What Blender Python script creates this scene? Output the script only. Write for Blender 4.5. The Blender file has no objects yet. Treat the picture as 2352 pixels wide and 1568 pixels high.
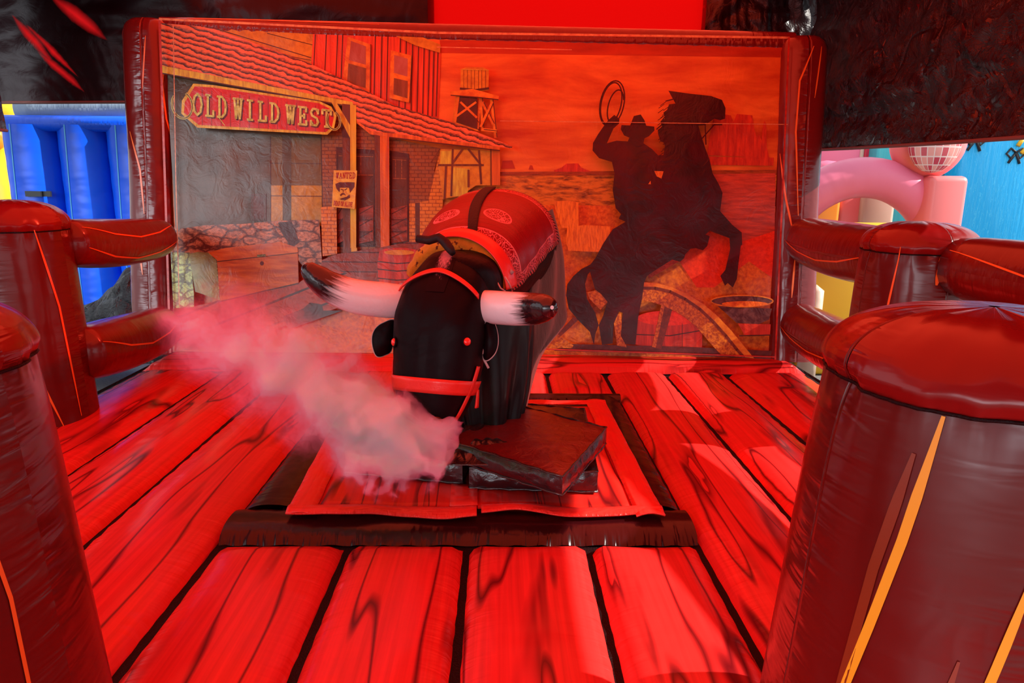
import bpy, bmesh, math, random
from mathutils import Vector, Matrix, noise
from mathutils.geometry import tessellate_polygon
random.seed(7)
C = bpy.context.scene.collection
PI = math.pi
S = bpy.context.scene

# ------------------------------------------------------------------ camera
FPX = 1600.0
CAM = Vector((0, 0, 1.5))
PITCH, YAW, ROLL = math.radians(12.6), math.radians(1.0), math.radians(0.55)
cd = bpy.data.cameras.new('camera'); cam = bpy.data.objects.new('camera', cd); C.objects.link(cam)
cd.sensor_width = 36; cd.lens = FPX / 2352 * 36; cd.clip_start = 0.02; cd.clip_end = 300
R_ = Matrix.Rotation(-YAW, 4, 'Z') @ Matrix.Rotation(PI/2 - PITCH, 4, 'X') @ Matrix.Rotation(ROLL, 4, 'Z')
cam.matrix_world = Matrix.Translation(CAM) @ R_
S.camera = cam
R3 = R_.to_3x3()

def ray(px, py):
    return R3 @ Vector(((px - 1176) / FPX, -(py - 784) / FPX, -1))
def at(px, py, Y):                       # the point at world distance Y seen at that pixel
    d = ray(px, py); return CAM + d * (Y / d.y)
def gp(px, py, z=0.0):                   # the point at height z
    d = ray(px, py); return CAM + d * ((z - CAM.z) / d.z)

# ------------------------------------------------------------------ world, sun, exposure
W = bpy.data.worlds.new('World'); S.world = W; W.use_nodes = True
nt = W.node_tree; bg = nt.nodes['Background']
# pale daylight with a bright lobe added behind the viewer's left for banner glow
geo = nt.nodes.new('ShaderNodeTexCoord'); nrm = nt.nodes.new('ShaderNodeVectorMath'); nrm.operation = 'NORMALIZE'; nt.links.new(geo.outputs['Generated'], nrm.inputs[0])
dp = nt.nodes.new('ShaderNodeVectorMath'); dp.operation = 'DOT_PRODUCT'; nt.links.new(nrm.outputs[0], dp.inputs[0]); dp.inputs[1].default_value = Vector((-0.45, -0.86, 0.24)).normalized()
cr_ = nt.nodes.new('ShaderNodeMapRange'); cr_.interpolation_type = 'SMOOTHSTEP'; nt.links.new(dp.outputs['Value'], cr_.inputs[0])
cr_.inputs[1].default_value = 0.88; cr_.inputs[2].default_value = 0.985; cr_.inputs[3].default_value = 1.9; cr_.inputs[4].default_value = 11.0
bg.inputs[0].default_value = (0.86, 0.93, 1.0, 1); nt.links.new(cr_.outputs[0], bg.inputs[1])
sd = bpy.data.lights.new('sun', 'SUN'); sun = bpy.data.objects.new('sun', sd); C.objects.link(sun)
sd.energy = 16.0; sd.angle = math.radians(0.6); sd.color = (1.0, 0.95, 0.86)
sun_dir = Vector((-1.0, 0.08, -0.60))              # the way the light travels: from the right
sun.rotation_euler = sun_dir.to_track_quat('-Z', 'Y').to_euler()
sun.location = (6, 2, 8)
S.view_settings.view_transform = 'Standard'; S.view_settings.look = 'None'
S.view_settings.gamma = 1; S.view_settings.use_curve_mapping = False
S.view_settings.exposure = -0.80
S.cycles.volume_bounces = 6; S.cycles.diffuse_bounces = 3; S.cycles.glossy_bounces = 3; S.cycles.max_bounces = 10

# ------------------------------------------------------------------ node helpers
class NT:
    def __init__(s, name):
        s.m = bpy.data.materials.new(name); s.m.use_nodes = True; s.t = s.m.node_tree
        s.t.nodes.clear(); s.out = s.t.nodes.new('ShaderNodeOutputMaterial')
    def n(s, typ, **kw):
        nd = s.t.nodes.new(typ)
        for k, v in kw.items():
            if k.startswith('i_'):
                key = k[2:]
                nd.inputs[int(key) if key.isdigit() else key.replace('_', ' ')].default_value = v
            else: setattr(nd, k, v)
        return nd
    def l(s, a, b): s.t.links.new(a, b)
    def math(s, op, a, b=None, c=None, clamp=False):
        nd = s.t.nodes.new('ShaderNodeMath'); nd.operation = op; nd.use_clamp = clamp
        for i, v in enumerate((a, b, c)):
            if v is None: continue
            if isinstance(v, (int, float)): nd.inputs[i].default_value = v
            else: s.l(v, nd.inputs[i])
        return nd.outputs[0]
    def coords(s, kind='Object', scale=(1, 1, 1), rot=(0, 0, 0), loc=(0, 0, 0)):
        tc = s.n('ShaderNodeTexCoord'); mp = s.n('ShaderNodeMapping')
        s.l(tc.outputs[kind], mp.inputs[0])
        mp.inputs['Scale'].default_value = scale; mp.inputs['Rotation'].default_value = rot; mp.inputs['Location'].default_value = loc
        return mp.outputs[0]
    def noise(s, vec, scale=5, detail=4, rough=0.55, dist=0.0):
        nd = s.n('ShaderNodeTexNoise'); s.l(vec, nd.inputs['Vector'])
        nd.inputs['Scale'].default_value = scale; nd.inputs['Detail'].default_value = detail
        nd.inputs['Roughness'].default_value = rough; nd.inputs['Distortion'].default_value = dist
        return nd.outputs[0]
    def ramp(s, fac, stops, interp='LINEAR'):
        nd = s.n('ShaderNodeValToRGB'); s.l(fac, nd.inputs[0]); cr = nd.color_ramp; cr.interpolation = interp
        while len(cr.elements) < len(stops): cr.elements.new(0.5)
        for e, (p, c) in zip(cr.elements, stops):
            e.position = p; e.color = (c[0], c[1], c[2], 1) if not isinstance(c, (int, float)) else (c, c, c, 1)
        return nd.outputs[0]
    def mix(s, fac, a, b, typ='MIX'):
        nd = s.n('ShaderNodeMix', data_type='RGBA', blend_type=typ)
        for i, v in ((0, fac), (6, a), (7, b)):
            if isinstance(v, (int, float)): nd.inputs[i].default_value = v
            elif isinstance(v, tuple): nd.inputs[i].default_value = (v[0], v[1], v[2], 1)
            else: s.l(v, nd.inputs[i])
        return nd.outputs[2]
    def bump(s, h, strength=0.3, dist=0.01, prev=None):
        nd = s.n('ShaderNodeBump'); s.l(h, nd.inputs['Height'])
        nd.inputs['Strength'].default_value = strength; nd.inputs['Distance'].default_value = dist
        if prev is not None: s.l(prev, nd.inputs['Normal'])
        return nd.outputs[0]
    def pbr(s, col, rough=0.4, spec=0.5, coat=0.0, coat_rough=0.1, nrm=None, sheen=0.0, subs=0.0, spec_tint=None):
        p = s.n('ShaderNodeBsdfPrincipled')
        if isinstance(col, tuple): p.inputs['Base Color'].default_value = (col[0], col[1], col[2], 1)
        else: s.l(col, p.inputs['Base Color'])
        if isinstance(rough, (int, float)): p.inputs['Roughness'].default_value = rough
        else: s.l(rough, p.inputs['Roughness'])
        p.inputs['Specular IOR Level'].default_value = spec
        p.inputs['Coat Weight'].default_value = coat; p.inputs['Coat Roughness'].default_value = coat_rough
        if sheen: p.inputs['Sheen Weight'].default_value = sheen
        if nrm is not None: s.l(nrm, p.inputs['Normal']); s.l(nrm, p.inputs['Coat Normal'])
        s.l(p.outputs[0], s.out.inputs[0]); return p

def sep(T, vec):
    nd = T.n('ShaderNodeSeparateXYZ'); T.l(vec, nd.inputs[0]); return nd.outputs

# ------------------------------------------------------------------ materials
def vinyl(name, col, dark, grain=1.0, rough=0.28, coat=0.35, pucker=0.5, seam=0.0, gs=1.0, crough=0.16, wr=0.25, spec=0.3):
    """glossy inflated PVC; UV: u across a chamber (0..1 between seams), v metres along it"""
    T = NT(name)
    tc = T.n('ShaderNodeTexCoord'); u, v, _ = sep(T, tc.outputs['UV'])[:3]
    def vec(a, b, off=0.0):
        nd = T.n('ShaderNodeCombineXYZ'); T.l(T.math('MULTIPLY', u, a), nd.inputs[0]); T.l(T.math('MULTIPLY_ADD', v, b, off), nd.inputs[1]); return nd.outputs[0]
    nA = T.noise(vec(1.7*gs, 0.34*gs), 1.5, 1.5, 0.45, 0.15)
    lines = T.ramp(T.math('PINGPONG', T.math('MULTIPLY', nA, 4.5), 0.5), [(0.0, 1.0), (0.03, 0.8), (0.10, 0.15), (0.25, 0.0)])
    nB = T.noise(vec(3.4*gs, 0.6*gs, 5.0), 1.3, 2, 0.5, 0.3)
    blot = T.ramp(nB, [(0.56, 0.0), (0.64, 0.5), (0.68, 0.85), (0.69, 0.0)])
    streak = T.ramp(T.noise(vec(22, 0.8), 1.0, 3), [(0.35, 0.0), (0.75, 0.35)])
    g = T.math('MULTIPLY', T.math('MAXIMUM', T.math('MAXIMUM', lines, blot), streak), grain, clamp=True)
    c = T.mix(g, col, dark)
    ed = T.math('POWER', T.math('ABSOLUTE', T.math('MULTIPLY_ADD', u, 2.0, -1.0)), 3.0)
    if seam > 0:
        sm = T.math('GREATER_THAN', T.math('ABSOLUTE', T.math('MULTIPLY_ADD', u, 2.0, -1.0)), 1.0 - seam)
        c = T.mix(sm, c, (0.012, 0.004, 0.004))
    puck = T.noise(vec(2.0, 22.0), 1.0, 2, 0.5, 0.4)
    big = T.noise(vec(1.2, 2.0, 3.0), 1.5, 2)
    b1 = T.bump(T.math('MULTIPLY', puck, T.math('ADD', ed, 0.03)), pucker, 0.02)
    b2 = T.bump(big, wr, 0.05, b1)
    T.pbr(c, rough, spec, coat*0.5, crough, b2)
    return T.m

def flat(name, col, rough=0.5, spec=0.5, coat=0.0, bump=0.0, bscale=30, var=0.0, sheen=0.0):
    T = NT(name); co = T.coords()
    n = T.noise(co, bscale, 4)
    c = T.mix(T.math('MULTIPLY', n, var, clamp=True), col, tuple(k*0.45 for k in col)) if var else col
    T.pbr(c, rough, spec, coat, 0.1, T.bump(n, bump, 0.01) if bump else None, sheen)
    return T.m

FLOOR_RED = (0.80, 0.030, 0.026)
M_floor = vinyl('floor_vinyl', FLOOR_RED, (0.13, 0.004, 0.006), 1.0, 0.26, 0.12, 0.55, spec=0.22)
M_seam = flat('seam_black', (0.010, 0.003, 0.004), 0.5, 0.15, 0.0, 0.6, 120)
M_blackv = vinyl('border_vinyl', (0.028, 0.002, 0.003), (0.02, 0.003, 0.003), 0.6, 0.25, 0.4, 1.0)
M_post = vinyl('post_vinyl', (0.11, 0.005, 0.004), (0.10, 0.004, 0.004), 0.45, 0.30, 0.9, 0.8, 0, 0.6, 0.14)
M_rail = vinyl('rail_vinyl', (0.15, 0.004, 0.003), (0.09, 0.004, 0.004), 0.4, 0.30, 1.2, 0.6, 0, 0.6, 0.14)
M_cap = vinyl('cap_vinyl', (0.20, 0.005, 0.005), (0.15, 0.004, 0.004), 0.2, 0.24, 0.5, 0.9, 0, 0.6, 0.12, 0.8)
M_frame = vinyl('frame_vinyl', (0.16, 0.006, 0.005), (0.10, 0.005, 0.004), 0.4, 0.26, 1.3, 0.8, 0, 0.6, 0.13)
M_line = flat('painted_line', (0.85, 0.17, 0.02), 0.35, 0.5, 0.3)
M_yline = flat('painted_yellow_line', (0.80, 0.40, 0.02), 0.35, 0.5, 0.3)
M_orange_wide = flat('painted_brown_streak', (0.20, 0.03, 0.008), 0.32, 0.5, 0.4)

def tarp_mat(name, col, bscale=3.0, strength=0.9, rough=0.28):
    T = NT(name); co = T.coords()
    nd = T.n('ShaderNodeTexVoronoi', feature='DISTANCE_TO_EDGE'); wv = T.noise(co, 1.3, 3)
    add = T.n('ShaderNodeVectorMath', operation='MULTIPLY_ADD')
    cmb = T.n('ShaderNodeCombineXYZ'); T.l(wv, cmb.inputs[0]); T.l(wv, cmb.inputs[1]); T.l(wv, cmb.inputs[2])
    T.l(cmb.outputs[0], add.inputs[0]); add.inputs[1].default_value = (1.6, 1.6, 1.6); T.l(co, add.inputs[2])
    T.l(add.outputs[0], nd.inputs['Vector']); nd.inputs['Scale'].default_value = bscale
    n2 = T.noise(co, 6.0, 6, 0.6, 1.2)
    rid = T.math('ABSOLUTE', T.math('SUBTRACT', n2, 0.5)); n4 = T.noise(co, 1.7, 2, 0.5, 0.8)
    h = T.math('ADD', T.math('MULTIPLY', T.math('MINIMUM', nd.outputs[0], 0.16), 2.2), T.math('MULTIPLY', T.math('MINIMUM', rid, 0.12), 1.6))
    T.pbr(col, rough, 0.5, 0.0, 0.15, T.bump(h, strength, 0.09, T.bump(n4, 0.8, 0.35)))
    return T.m
M_tarp = tarp_mat('black_tarp', (0.030, 0.003, 0.005), 1.7, 0.8, 0.24)
M_tarp2 = tarp_mat('black_tarp_smooth', (0.022, 0.003, 0.006), 1.2, 0.35)
M_hem = flat('hem_webbing', (0.20, 0.11, 0.10), 0.7, 0.3, 0, 0.5, 200)

def sheet(name, ct, cp, k):
    T = NT(name)
    tr = T.n('ShaderNodeBsdfTranslucent'); tr.inputs[0].default_value = ct+(1,)
    tp = T.n('ShaderNodeBsdfTransparent'); tp.inputs[0].default_value = cp+(1,)
    mx = T.n('ShaderNodeMixShader'); mx.inputs[0].default_value = k
    T.l(tr.outputs[0], mx.inputs[1]); T.l(tp.outputs[0], mx.inputs[2]); T.l(mx.outputs[0], T.out.inputs[0]); return T.m
M_redsheet = sheet('red_translucent_sheet', (1.0, 0.004, 0.003), (1.0, 0.003, 0.002), 0.45)
M_roofsheet = sheet('scarlet_translucent_roof', (1.0, 0.075, 0.030), (1.0, 0.055, 0.03), 0.25)

# ------------------------------------------------------------------ mesh helpers
def tag(o, label=None, cat=None, group=None, kind=None):
    if label: o['label'] = label
    if cat: o['category'] = cat
    if group: o['group'] = group
    if kind: o['kind'] = kind
    return o
def empty(name, loc):
    o = bpy.data.objects.new(name, None); C.objects.link(o); o.location = loc; o.empty_display_size = 0.1; return o

class MB:
    def __init__(s): s.v = []; s.f = []; s.m = []; s.uv = []; s.sm = []
    def quad(s, ids, mat=0, uvs=None, smooth=True):
        s.f.append(tuple(ids)); s.m.append(mat); s.uv.append(uvs or [(0.5, 0)]*len(ids)); s.sm.append(smooth)
    def grid(s, fn, nu, nv, mat=0, uvfn=None, wrapu=False, smooth=True):
        b = len(s.v); cu = nu if wrapu else nu + 1
        for j in range(nv + 1):
            for i in range(cu): s.v.append(Vector(fn(i/nu, j/nv)))
        uvfn = uvfn or (lambda a, c: (a, c))
        for j in range(nv):
            for i in range(nu):
                i2 = (i + 1) % cu
                ids = (b+j*cu+i, b+j*cu+i2, b+(j+1)*cu+i2, b+(j+1)*cu+i)
                mm = mat((i+.5)/nu, (j+.5)/nv) if callable(mat) else mat
                s.quad(ids, mm, [uvfn(i/nu, j/nv), uvfn((i+1)/nu, j/nv), uvfn((i+1)/nu, (j+1)/nv), uvfn(i/nu, (j+1)/nv)], smooth)
        return b
    def fan(s, ids, mat=0, smooth=True):
        c = sum((s.v[i] for i in ids), Vector())/len(ids); k = len(s.v); s.v.append(c)
        for a in range(len(ids)):
            s.quad((ids[a], ids[(a+1) % len(ids)], k), mat, None, smooth)
    def tube(s, pts, rad, seg=12, mat=0, caps=True, flat_=1.0, ref=Vector((0, 0, 1)), uvs=None):
        pts = [Vector(p) for p in pts]; n = len(pts)
        rad = rad if isinstance(rad, (list, tuple)) else [rad]*n
        b = len(s.v); L = 0; Ls = [0]
        for i in range(1, n): L += (pts[i]-pts[i-1]).length; Ls.append(L)
        side = None
        for i, p in enumerate(pts):
            t = (pts[min(i+1, n-1)] - pts[max(i-1, 0)]).normalized()
            if side is None:
                side = t.cross(ref)
                if side.length < 1e-3: side = t.cross(Vector((1, 0, 0)))
            else: side = side - t*side.dot(t)
            side.normalize(); up = side.cross(t).normalized()
            for k in range(seg):
                a = 2*PI*k/seg; s.v.append(p + side*math.cos(a)*rad[i] + up*math.sin(a)*rad[i]*flat_)
        for i in range(n-1):
            for k in range(seg):
                k2 = (k+1) % seg
                s.quad((b+i*seg+k, b+i*seg+k2, b+(i+1)*seg+k2, b+(i+1)*seg+k), mat,
                       [(k/seg, Ls[i]), ((k+1)/seg, Ls[i]), ((k+1)/seg, Ls[i+1]), (k/seg, Ls[i+1])])
        if caps:
            s.fan([b+k for k in range(seg)][::-1], mat); s.fan([b+(n-1)*seg+k for k in range(seg)], mat)
    def poly(s, pts, mat=0, smooth=False):
        pts = [Vector(p) for p in pts]; b = len(s.v); s.v += pts
        for tri in tessellate_polygon([pts]): s.quad([b+i for i in tri], mat, None, smooth)
    def box(s, c, size, mat=0, rot=None, bevel=0.0):
        c = Vector(c); h = Vector(size)/2; rot = rot or Matrix.Identity(3)
        bm = bmesh.new(); bmesh.ops.create_cube(bm, size=1)
        for v in bm.verts: v.co = Vector((v.co.x*size[0], v.co.y*size[1], v.co.z*size[2]))
        if bevel: bmesh.ops.bevel(bm, geom=bm.edges[:], offset=bevel, segments=3, affect='EDGES', profile=0.5)
        b = len(s.v); bm.verts.ensure_lookup_table()
        for v in bm.verts: s.v.append(c + rot @ v.co)
        for f in bm.faces: s.quad([b+v.index for v in f.verts], mat, None, bevel > 0)
        bm.free()
    def build(s, name, mats, parent=None, solid=0.0, sub=0):
        me = bpy.data.meshes.new(name); off = Vector((0, 0, 0))
        p = parent
        while p is not None: off += p.location; p = p.parent
        org = Vector((0, 0, 0))
        if parent is None and s.v:
            mn = [min(v[i] for v in s.v) for i in range(3)]; mxx = [max(v[i] for v in s.v) for i in range(3)]
            org = Vector(((mn[0]+mxx[0])/2, (mn[1]+mxx[1])/2, mn[2])); off = org
        me.from_pydata([tuple(v-off) for v in s.v], [], s.f)
        for m in (mats if isinstance(mats, (list, tuple)) else [mats]): me.materials.append(m)
        uvl = me.uv_layers.new(name='UVMap'); k = 0
        for pi, pl in enumerate(me.polygons):
            pl.material_index = s.m[pi]; pl.use_smooth = s.sm[pi]
            for q, li in enumerate(pl.loop_indices): uvl.data[li].uv = s.uv[pi][q]
        me.validate(); me.update()
        o = bpy.data.objects.new(name, me); C.objects.link(o); o.location = org
        if parent is not None: o.parent = parent
        if solid: md = o.modifiers.new('solid', 'SOLIDIFY'); md.thickness = solid; md.offset = 0
        if sub: md = o.modifiers.new('sub', 'SUBSURF'); md.levels = sub; md.render_levels = sub
        return o

def strip(mb, f, uvs, width, mat, off=0.003, taper=True):
    """painted line that lies on the surface f(u, v) along the polyline uvs"""
    pts = []
    N = 8
    for i in range(len(uvs)-1):
        for k in range(N):
            t = k/N; pts.append((uvs[i][0]*(1-t)+uvs[i+1][0]*t, uvs[i][1]*(1-t)+uvs[i+1][1]*t))
    pts.append(uvs[-1]); e = 1e-3; P = []; NN = []
    cen = sum((Vector(f(q/8, pts[len(pts)//2][1])) for q in range(8)), Vector())/8
    for a, c in pts:
        p = Vector(f(a, c)); du = Vector(f(a+e, c))-p; dv = Vector(f(a, min(c+e, 1)))-Vector(f(a, min(c+e, 1)-e))
        n = du.cross(dv).normalized()
        P.append(p); NN.append(n)
    s_ = 1 if NN[len(P)//2].dot(P[len(P)//2]-cen) > 0 else -1
    b = len(mb.v); n = len(P)
    for i in range(n):
        t = (P[min(i+1, n-1)]-P[max(i-1, 0)]).normalized(); w = t.cross(NN[i]).normalized()
        ww = width/2*(min(1, 0.35+1.6*min(i, n-1-i)/n*2) if taper else 1)
        mb.v.append(P[i]+w*ww+NN[i]*s_*off); mb.v.append(P[i]-w*ww+NN[i]*s_*off)
    for i in range(n-1): mb.quad((b+2*i, b+2*i+1, b+2*i+3, b+2*i+2), mat)

# ------------------------------------------------------------------ setting: ground, bouncy floor
def struct(mb, name, mats, **kw):
    o = mb.build(name, mats, **kw); o['kind'] = 'structure'; return o
T = NT('asphalt'); co = T.coords()
T.pbr(T.ramp(T.noise(co, 40, 6), [(0.3, (0.10, 0.10, 0.10)), (0.7, (0.19, 0.185, 0.18))]), 0.85)
M_asph = T.m
g = MB(); g.grid(lambda a, b: (-40+80*a, -30+80*b, -0.62), 4, 4); struct(g, 'ground', M_asph)

def sx(*P): return sum(gp(px, py, -0.045).x for px, py in P)/len(P)
XS = [-3.02, sx((152, 1089), (490, 864)), sx((181, 1270), (568, 917)), sx((245, 1564), (504, 1247), (678, 1020)), sx((785, 1262), (675, 1566)), sx((1065, 1254), (1051, 1566)),
      sx((1355, 1254), (1425, 1566)), sx((1605, 1255), (1755, 1480), (1480, 1040)), sx((1520, 850), (1800, 1160)), sx((1660, 850), (1840, 1010)), 2.62]
BX0, BX1, BY0, BY1 = XS[3], XS[7], gp(1054, 1248, -0.05).y, gp(1300, 915, -0.05).y
YB, YE = 5.72, 6.02
fl = MB()
def plank(x0, x1, y0, y1, top=0.0, dip=0.085, mat=0, along='y', seed=0.0):
    x0 += 0.004; x1 -= 0.004; y1 -= 0.006
    w = (x1-x0) if along == 'y' else (y1-y0); L = (y1-y0) if along == 'y' else (x1-x0)
    nu = 18; nv = max(6, int(L/0.06))
    def f(a, b):
        s_ = a
        e = abs(2*s_-1); prof = 1-(1-(1-e**2.6)**0.55)
        eb = min(b, 1-b)*L; pe = min(1, (eb/0.14))**0.5 if eb < 0.14 else 1
        pk = 0.006*math.sin(b*L*55+seed+3*math.sin(b*L*6))*(e**4)*(1 if e < 0.98 else 0.2)
        z = top-dip + dip*min(prof, pe) + pk + 0.008*noise.noise(Vector((a*2+seed, b*L, 0)))
        if along == 'y': return (x0+w*a, y0+L*b, z)
        return (x0+L*b, y1-w*a, z)
    fl.grid(f, nu, nv, mat, lambda a, b: (a, b*L+seed*1.7))
k = 0
for i in range(len(XS)-1):
    a, b = XS[i], XS[i+1]; k += 1
    if BX0-0.01 <= a and b <= BX1+0.01:
        plank(a, b, -0.6, BY0, seed=k*1.37); plank(a, b, BY1, YB, seed=k*2.11)
    else: plank(a, b, -0.6, YB, seed=k*1.73)
plank(XS[0], XS[-1], YB, YE+0.25, seed=9.1, along='x', top=0.03)
fl.grid(lambda a, b: (XS[0]-0.02+(XS[-1]-XS[0]+0.04)*a, -0.6+(YE+0.85)*b, -0.068), 2, 2, 1)
# skirt of the inflated base down to the ground
for (p, q) in (((XS[0]-.05, -0.65), (XS[-1]+.05, -0.65)), ((XS[-1]+.05, -0.65), (XS[-1]+.05, YE+.9)), ((XS[-1]+.05, YE+.9), (XS[0]-.05, YE+.9)), ((XS[0]-.05, YE+.9), (XS[0]-.05, -0.65))):
    nx, ny = q[1]-p[1], -(q[0]-p[0]); ll = math.hypot(nx, ny); nx /= ll; ny /= ll
    fl.grid(lambda a, b, p=p, q=q, nx=nx, ny=ny: (p[0]+(q[0]-p[0])*a+nx*0.12*math.sin(PI*b), p[1]+(q[1]-p[1])*a+ny*0.12*math.sin(PI*b), -0.62+0.56*b), 30, 8, 2, lambda a, b: (b, a*6))
struct(fl, 'floor', [M_floor, M_seam, M_post])

# black inflated border tubes around the bull
bd = MB()
def bar(x0, x1, y0, y1, along, sd_):
    w = (x1-x0) if along == 'y' else (y1-y0); L = (y1-y0) if along == 'y' else (x1-x0)
    def f(a, b):
        e = abs(2*a-1); z = -0.06+0.065*(1-e**2.4)**0.6 + 0.004*math.sin(b*L*45+2*math.sin(b*L*9))*e**2
        return (x0+w*a, y0+L*b, z) if along == 'y' else (x0+L*b, y1-w*a, z)
    bd.grid(f, 12, int(L/0.03), 0, lambda a, b: (a, b*L+sd_))
bw = 0.30
bar(BX0, BX1, BY0, BY0+bw, 'x', 0); bar(BX0, BX1, BY1-0.12, BY1, 'x', 3)
bar(BX0, BX0+bw, BY0+bw-0.03, BY1-0.08, 'y', 5); bar(BX1-bw, BX1, BY0+bw-0.03, BY1-0.08, 'y', 8)
bd.grid(lambda a, b: (BX0+0.2+(BX1-BX0-.4)*a, BY0+0.2+(BY1-BY0-.4)*b, -0.02), 2, 2, 0)
struct(bd, 'trim_1', [M_blackv])

# ------------------------------------------------------------------ red flap mat
M_mat = vinyl('mat_vinyl', (0.85, 0.022, 0.014), (0.12, 0.004, 0.006), 1.0, 0.30, 0.2, 0.3, 0, 2.6, 0.16, 0.7)
M_matrim = vinyl('mat_rim_vinyl', (0.92, 0.030, 0.022), (0.4, 0.01, 0.01), 0.15, 0.30, 0.3, 0.8)
def make_mat():
    fl_, fr, br, bl = gp(657, 1180, .03), gp(1527, 1186, .03), gp(1388, 921, .03), gp(795, 921, .03)
    root = empty('floor_mat', ((fl_+br)/2).to_tuple()[:2] + (0.0,))
    tag(root, 'red wood-grain vinyl mat with a slit, lying in the black square under the bull', 'mat')
    def P(u, v):
        p = (fl_*(1-u)+fr*u)*(1-v) + (bl*(1-u)+br*u)*v
        z = 0.028 + 0.010*noise.noise(Vector((u*9, v*9, 1))) + 0.012*math.sin(u*13)*max(0, 1-v*8)
        return Vector((p.x, p.y - 0.025*max(0, 1-v*12)*math.sin(u*PI*3.0+.6)**2, z))
    w = 0.075
    m = MB()
    for (a0, a1, sd_) in ((w, 0.495, 0), (0.505, 1-w, 4)):
        m.grid(lambda a, b, a0=a0, a1=a1: P(a0+(a1-a0)*a, 0.045+(1-w-0.045)*b), 16, 26, 0, lambda a, b, a0=a0, a1=a1, s_=sd_: (0.1+0.8*a, b*0.5+s_))
    # turn the grain so planks run across
    o = m.build('mat_panel', [M_mat], root, solid=0.01)
    r = MB()
    def rim(a0, a1, b0, b1, alongu):
        n1 = 60
        if alongu: r.grid(lambda a, b: P(a0+(a1-a0)*b, b0+(b1-b0)*a)+Vector((0, 0, 0.006+0.012*math.sin(PI*a))), 5, n1, 0, lambda a, b: (a, b*2))
        else: r.grid(lambda a, b: P(a0+(a1-a0)*a, b0+(b1-b0)*b)+Vector((0, 0, 0.006+0.012*math.sin(PI*a))), 5, n1, 0, lambda a, b: (a, b*2))
    rim(0, 0.503, 0.0, 0.05, True); rim(0.515, 1, 0.012, 0.055, True); rim(0, 1, 1-0.05, 1, True)
    rim(0, w, 0, 1, False); rim(1-w, 1, 0, 1, False)
    r.build('mat_rim', [M_matrim], root, solid=0.008)
    f = MB()
    f.grid(lambda a, b: P(0.43+0.075*a, 0.05+0.13*b)+Vector((0, 0, 0.012)), 4, 6, 0, lambda a, b: (0.3+a*.2, b))
    f.build('mat_flap', [M_matrim], root, solid=0.008)
make_mat()

# ------------------------------------------------------------------ posts and rails
def post_surface(cx, cy, r, H, n=2.6, base=1.10):
    def f(u, v):
        a = 2*PI*u; hh = v*H
        cap = H*0.115+0.02
        if hh < H-cap:
            q = hh/(H-cap); rr = r*(base*(1-q)+1.0*q)*(1-0.035*q**10)
        else:
            q = (hh-(H-cap))/cap; rr = r*max(0.0001, (1-q**2.6))**0.42*(0.965+0.05*min(1, q*5))
        pk = 1+0.060*noise.noise(Vector((math.cos(a)*5.5, math.sin(a)*5.5, H*7)))*math.exp(-abs(hh-(H-cap))/0.055)+0.006*math.sin(a*40+2*math.sin(a*5))*math.exp(-abs(hh-(H-cap))/0.03)
        c, s_ = math.cos(a), math.sin(a); k = (abs(c)**n+abs(s_)**n)**(-1/n)
        k = 0.45+0.55*k
        return (cx+rr*pk*k*c, cy+rr*pk*k*s_, hh-0.05)
    return f, (H-(H*0.115+0.02))/H
def make_post(name, cx, cy, r, H, label, lines, wide=(), base=1.10):
    root = empty(name, (cx, cy, -0.05)); tag(root, label, 'inflatable post', 'inflatable posts of the fence')
    f, vs = post_surface(cx, cy, r, H, 2.6, base)
    m = MB(); m.grid(lambda a, b: f(a, b*vs), 144, 64, 0, lambda a, b: ((a*4) % 1.0001 if a < 1 else 1, b*vs*H), wrapu=True)
    for ln in lines: strip(m, f, ln[0], ln[1], 1 if len(ln) < 3 else ln[2])
    for ln in wide: strip(m, f, ln[0], ln[1], 3)
    m.build('post_body', [M_post, M_line, M_yline, M_orange_wide], root)
    c = MB(); c.grid(lambda a, b: f(a, vs+(1-vs)*(b*0.9999)), 144, 22, 0, lambda a, b: ((a*4) % 1.0001, b*0.25), wrapu=True)
    # stitched seam ring
    ring = [Vector(f(k/96, vs))+Vector((0, 0, 0)) for k in range(97)]
    c.tube([ (p-Vector((cx, cy, p.z)))*1.008+Vector((cx, cy, p.z)) for p in ring], 0.004, 5, 1, caps=False)
    c.build('post_cap', [M_cap, M_seam], root)
    return root
# angle u: 0 = +x, 0.25 = +y (away), 0.5 = -x, 0.75 = towards camera
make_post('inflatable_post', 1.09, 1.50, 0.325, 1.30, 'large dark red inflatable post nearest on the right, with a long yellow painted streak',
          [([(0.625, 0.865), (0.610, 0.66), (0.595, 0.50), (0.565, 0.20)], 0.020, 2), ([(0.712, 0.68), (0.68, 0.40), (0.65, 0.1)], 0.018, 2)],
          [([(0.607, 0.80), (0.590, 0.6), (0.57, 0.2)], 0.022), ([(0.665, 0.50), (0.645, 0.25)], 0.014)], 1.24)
make_post('inflatable_post', -1.42, 1.50, 0.33, 1.31, 'red inflatable post cropped by the left edge, nearest on that side',
          [([(0.93, 0.80), (0.95, 0.5), (0.95, 0.2)], 0.010), ([(0.85, 0.45), (0.87, 0.15)], 0.03, 2)], (), 1.2)
make_post('inflatable_post', -3.03, 4.42, 0.30, 1.44, 'dark red inflatable post left of the bull, standing before the blue slide',
          [([(0.90, 0.88), (0.94, 0.55), (0.96, 0.05)], 0.014), ([(0.76, 0.86), (0.78, 0.55), (0.85, 0.3), (0.90, 0.03)], 0.016)])
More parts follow.
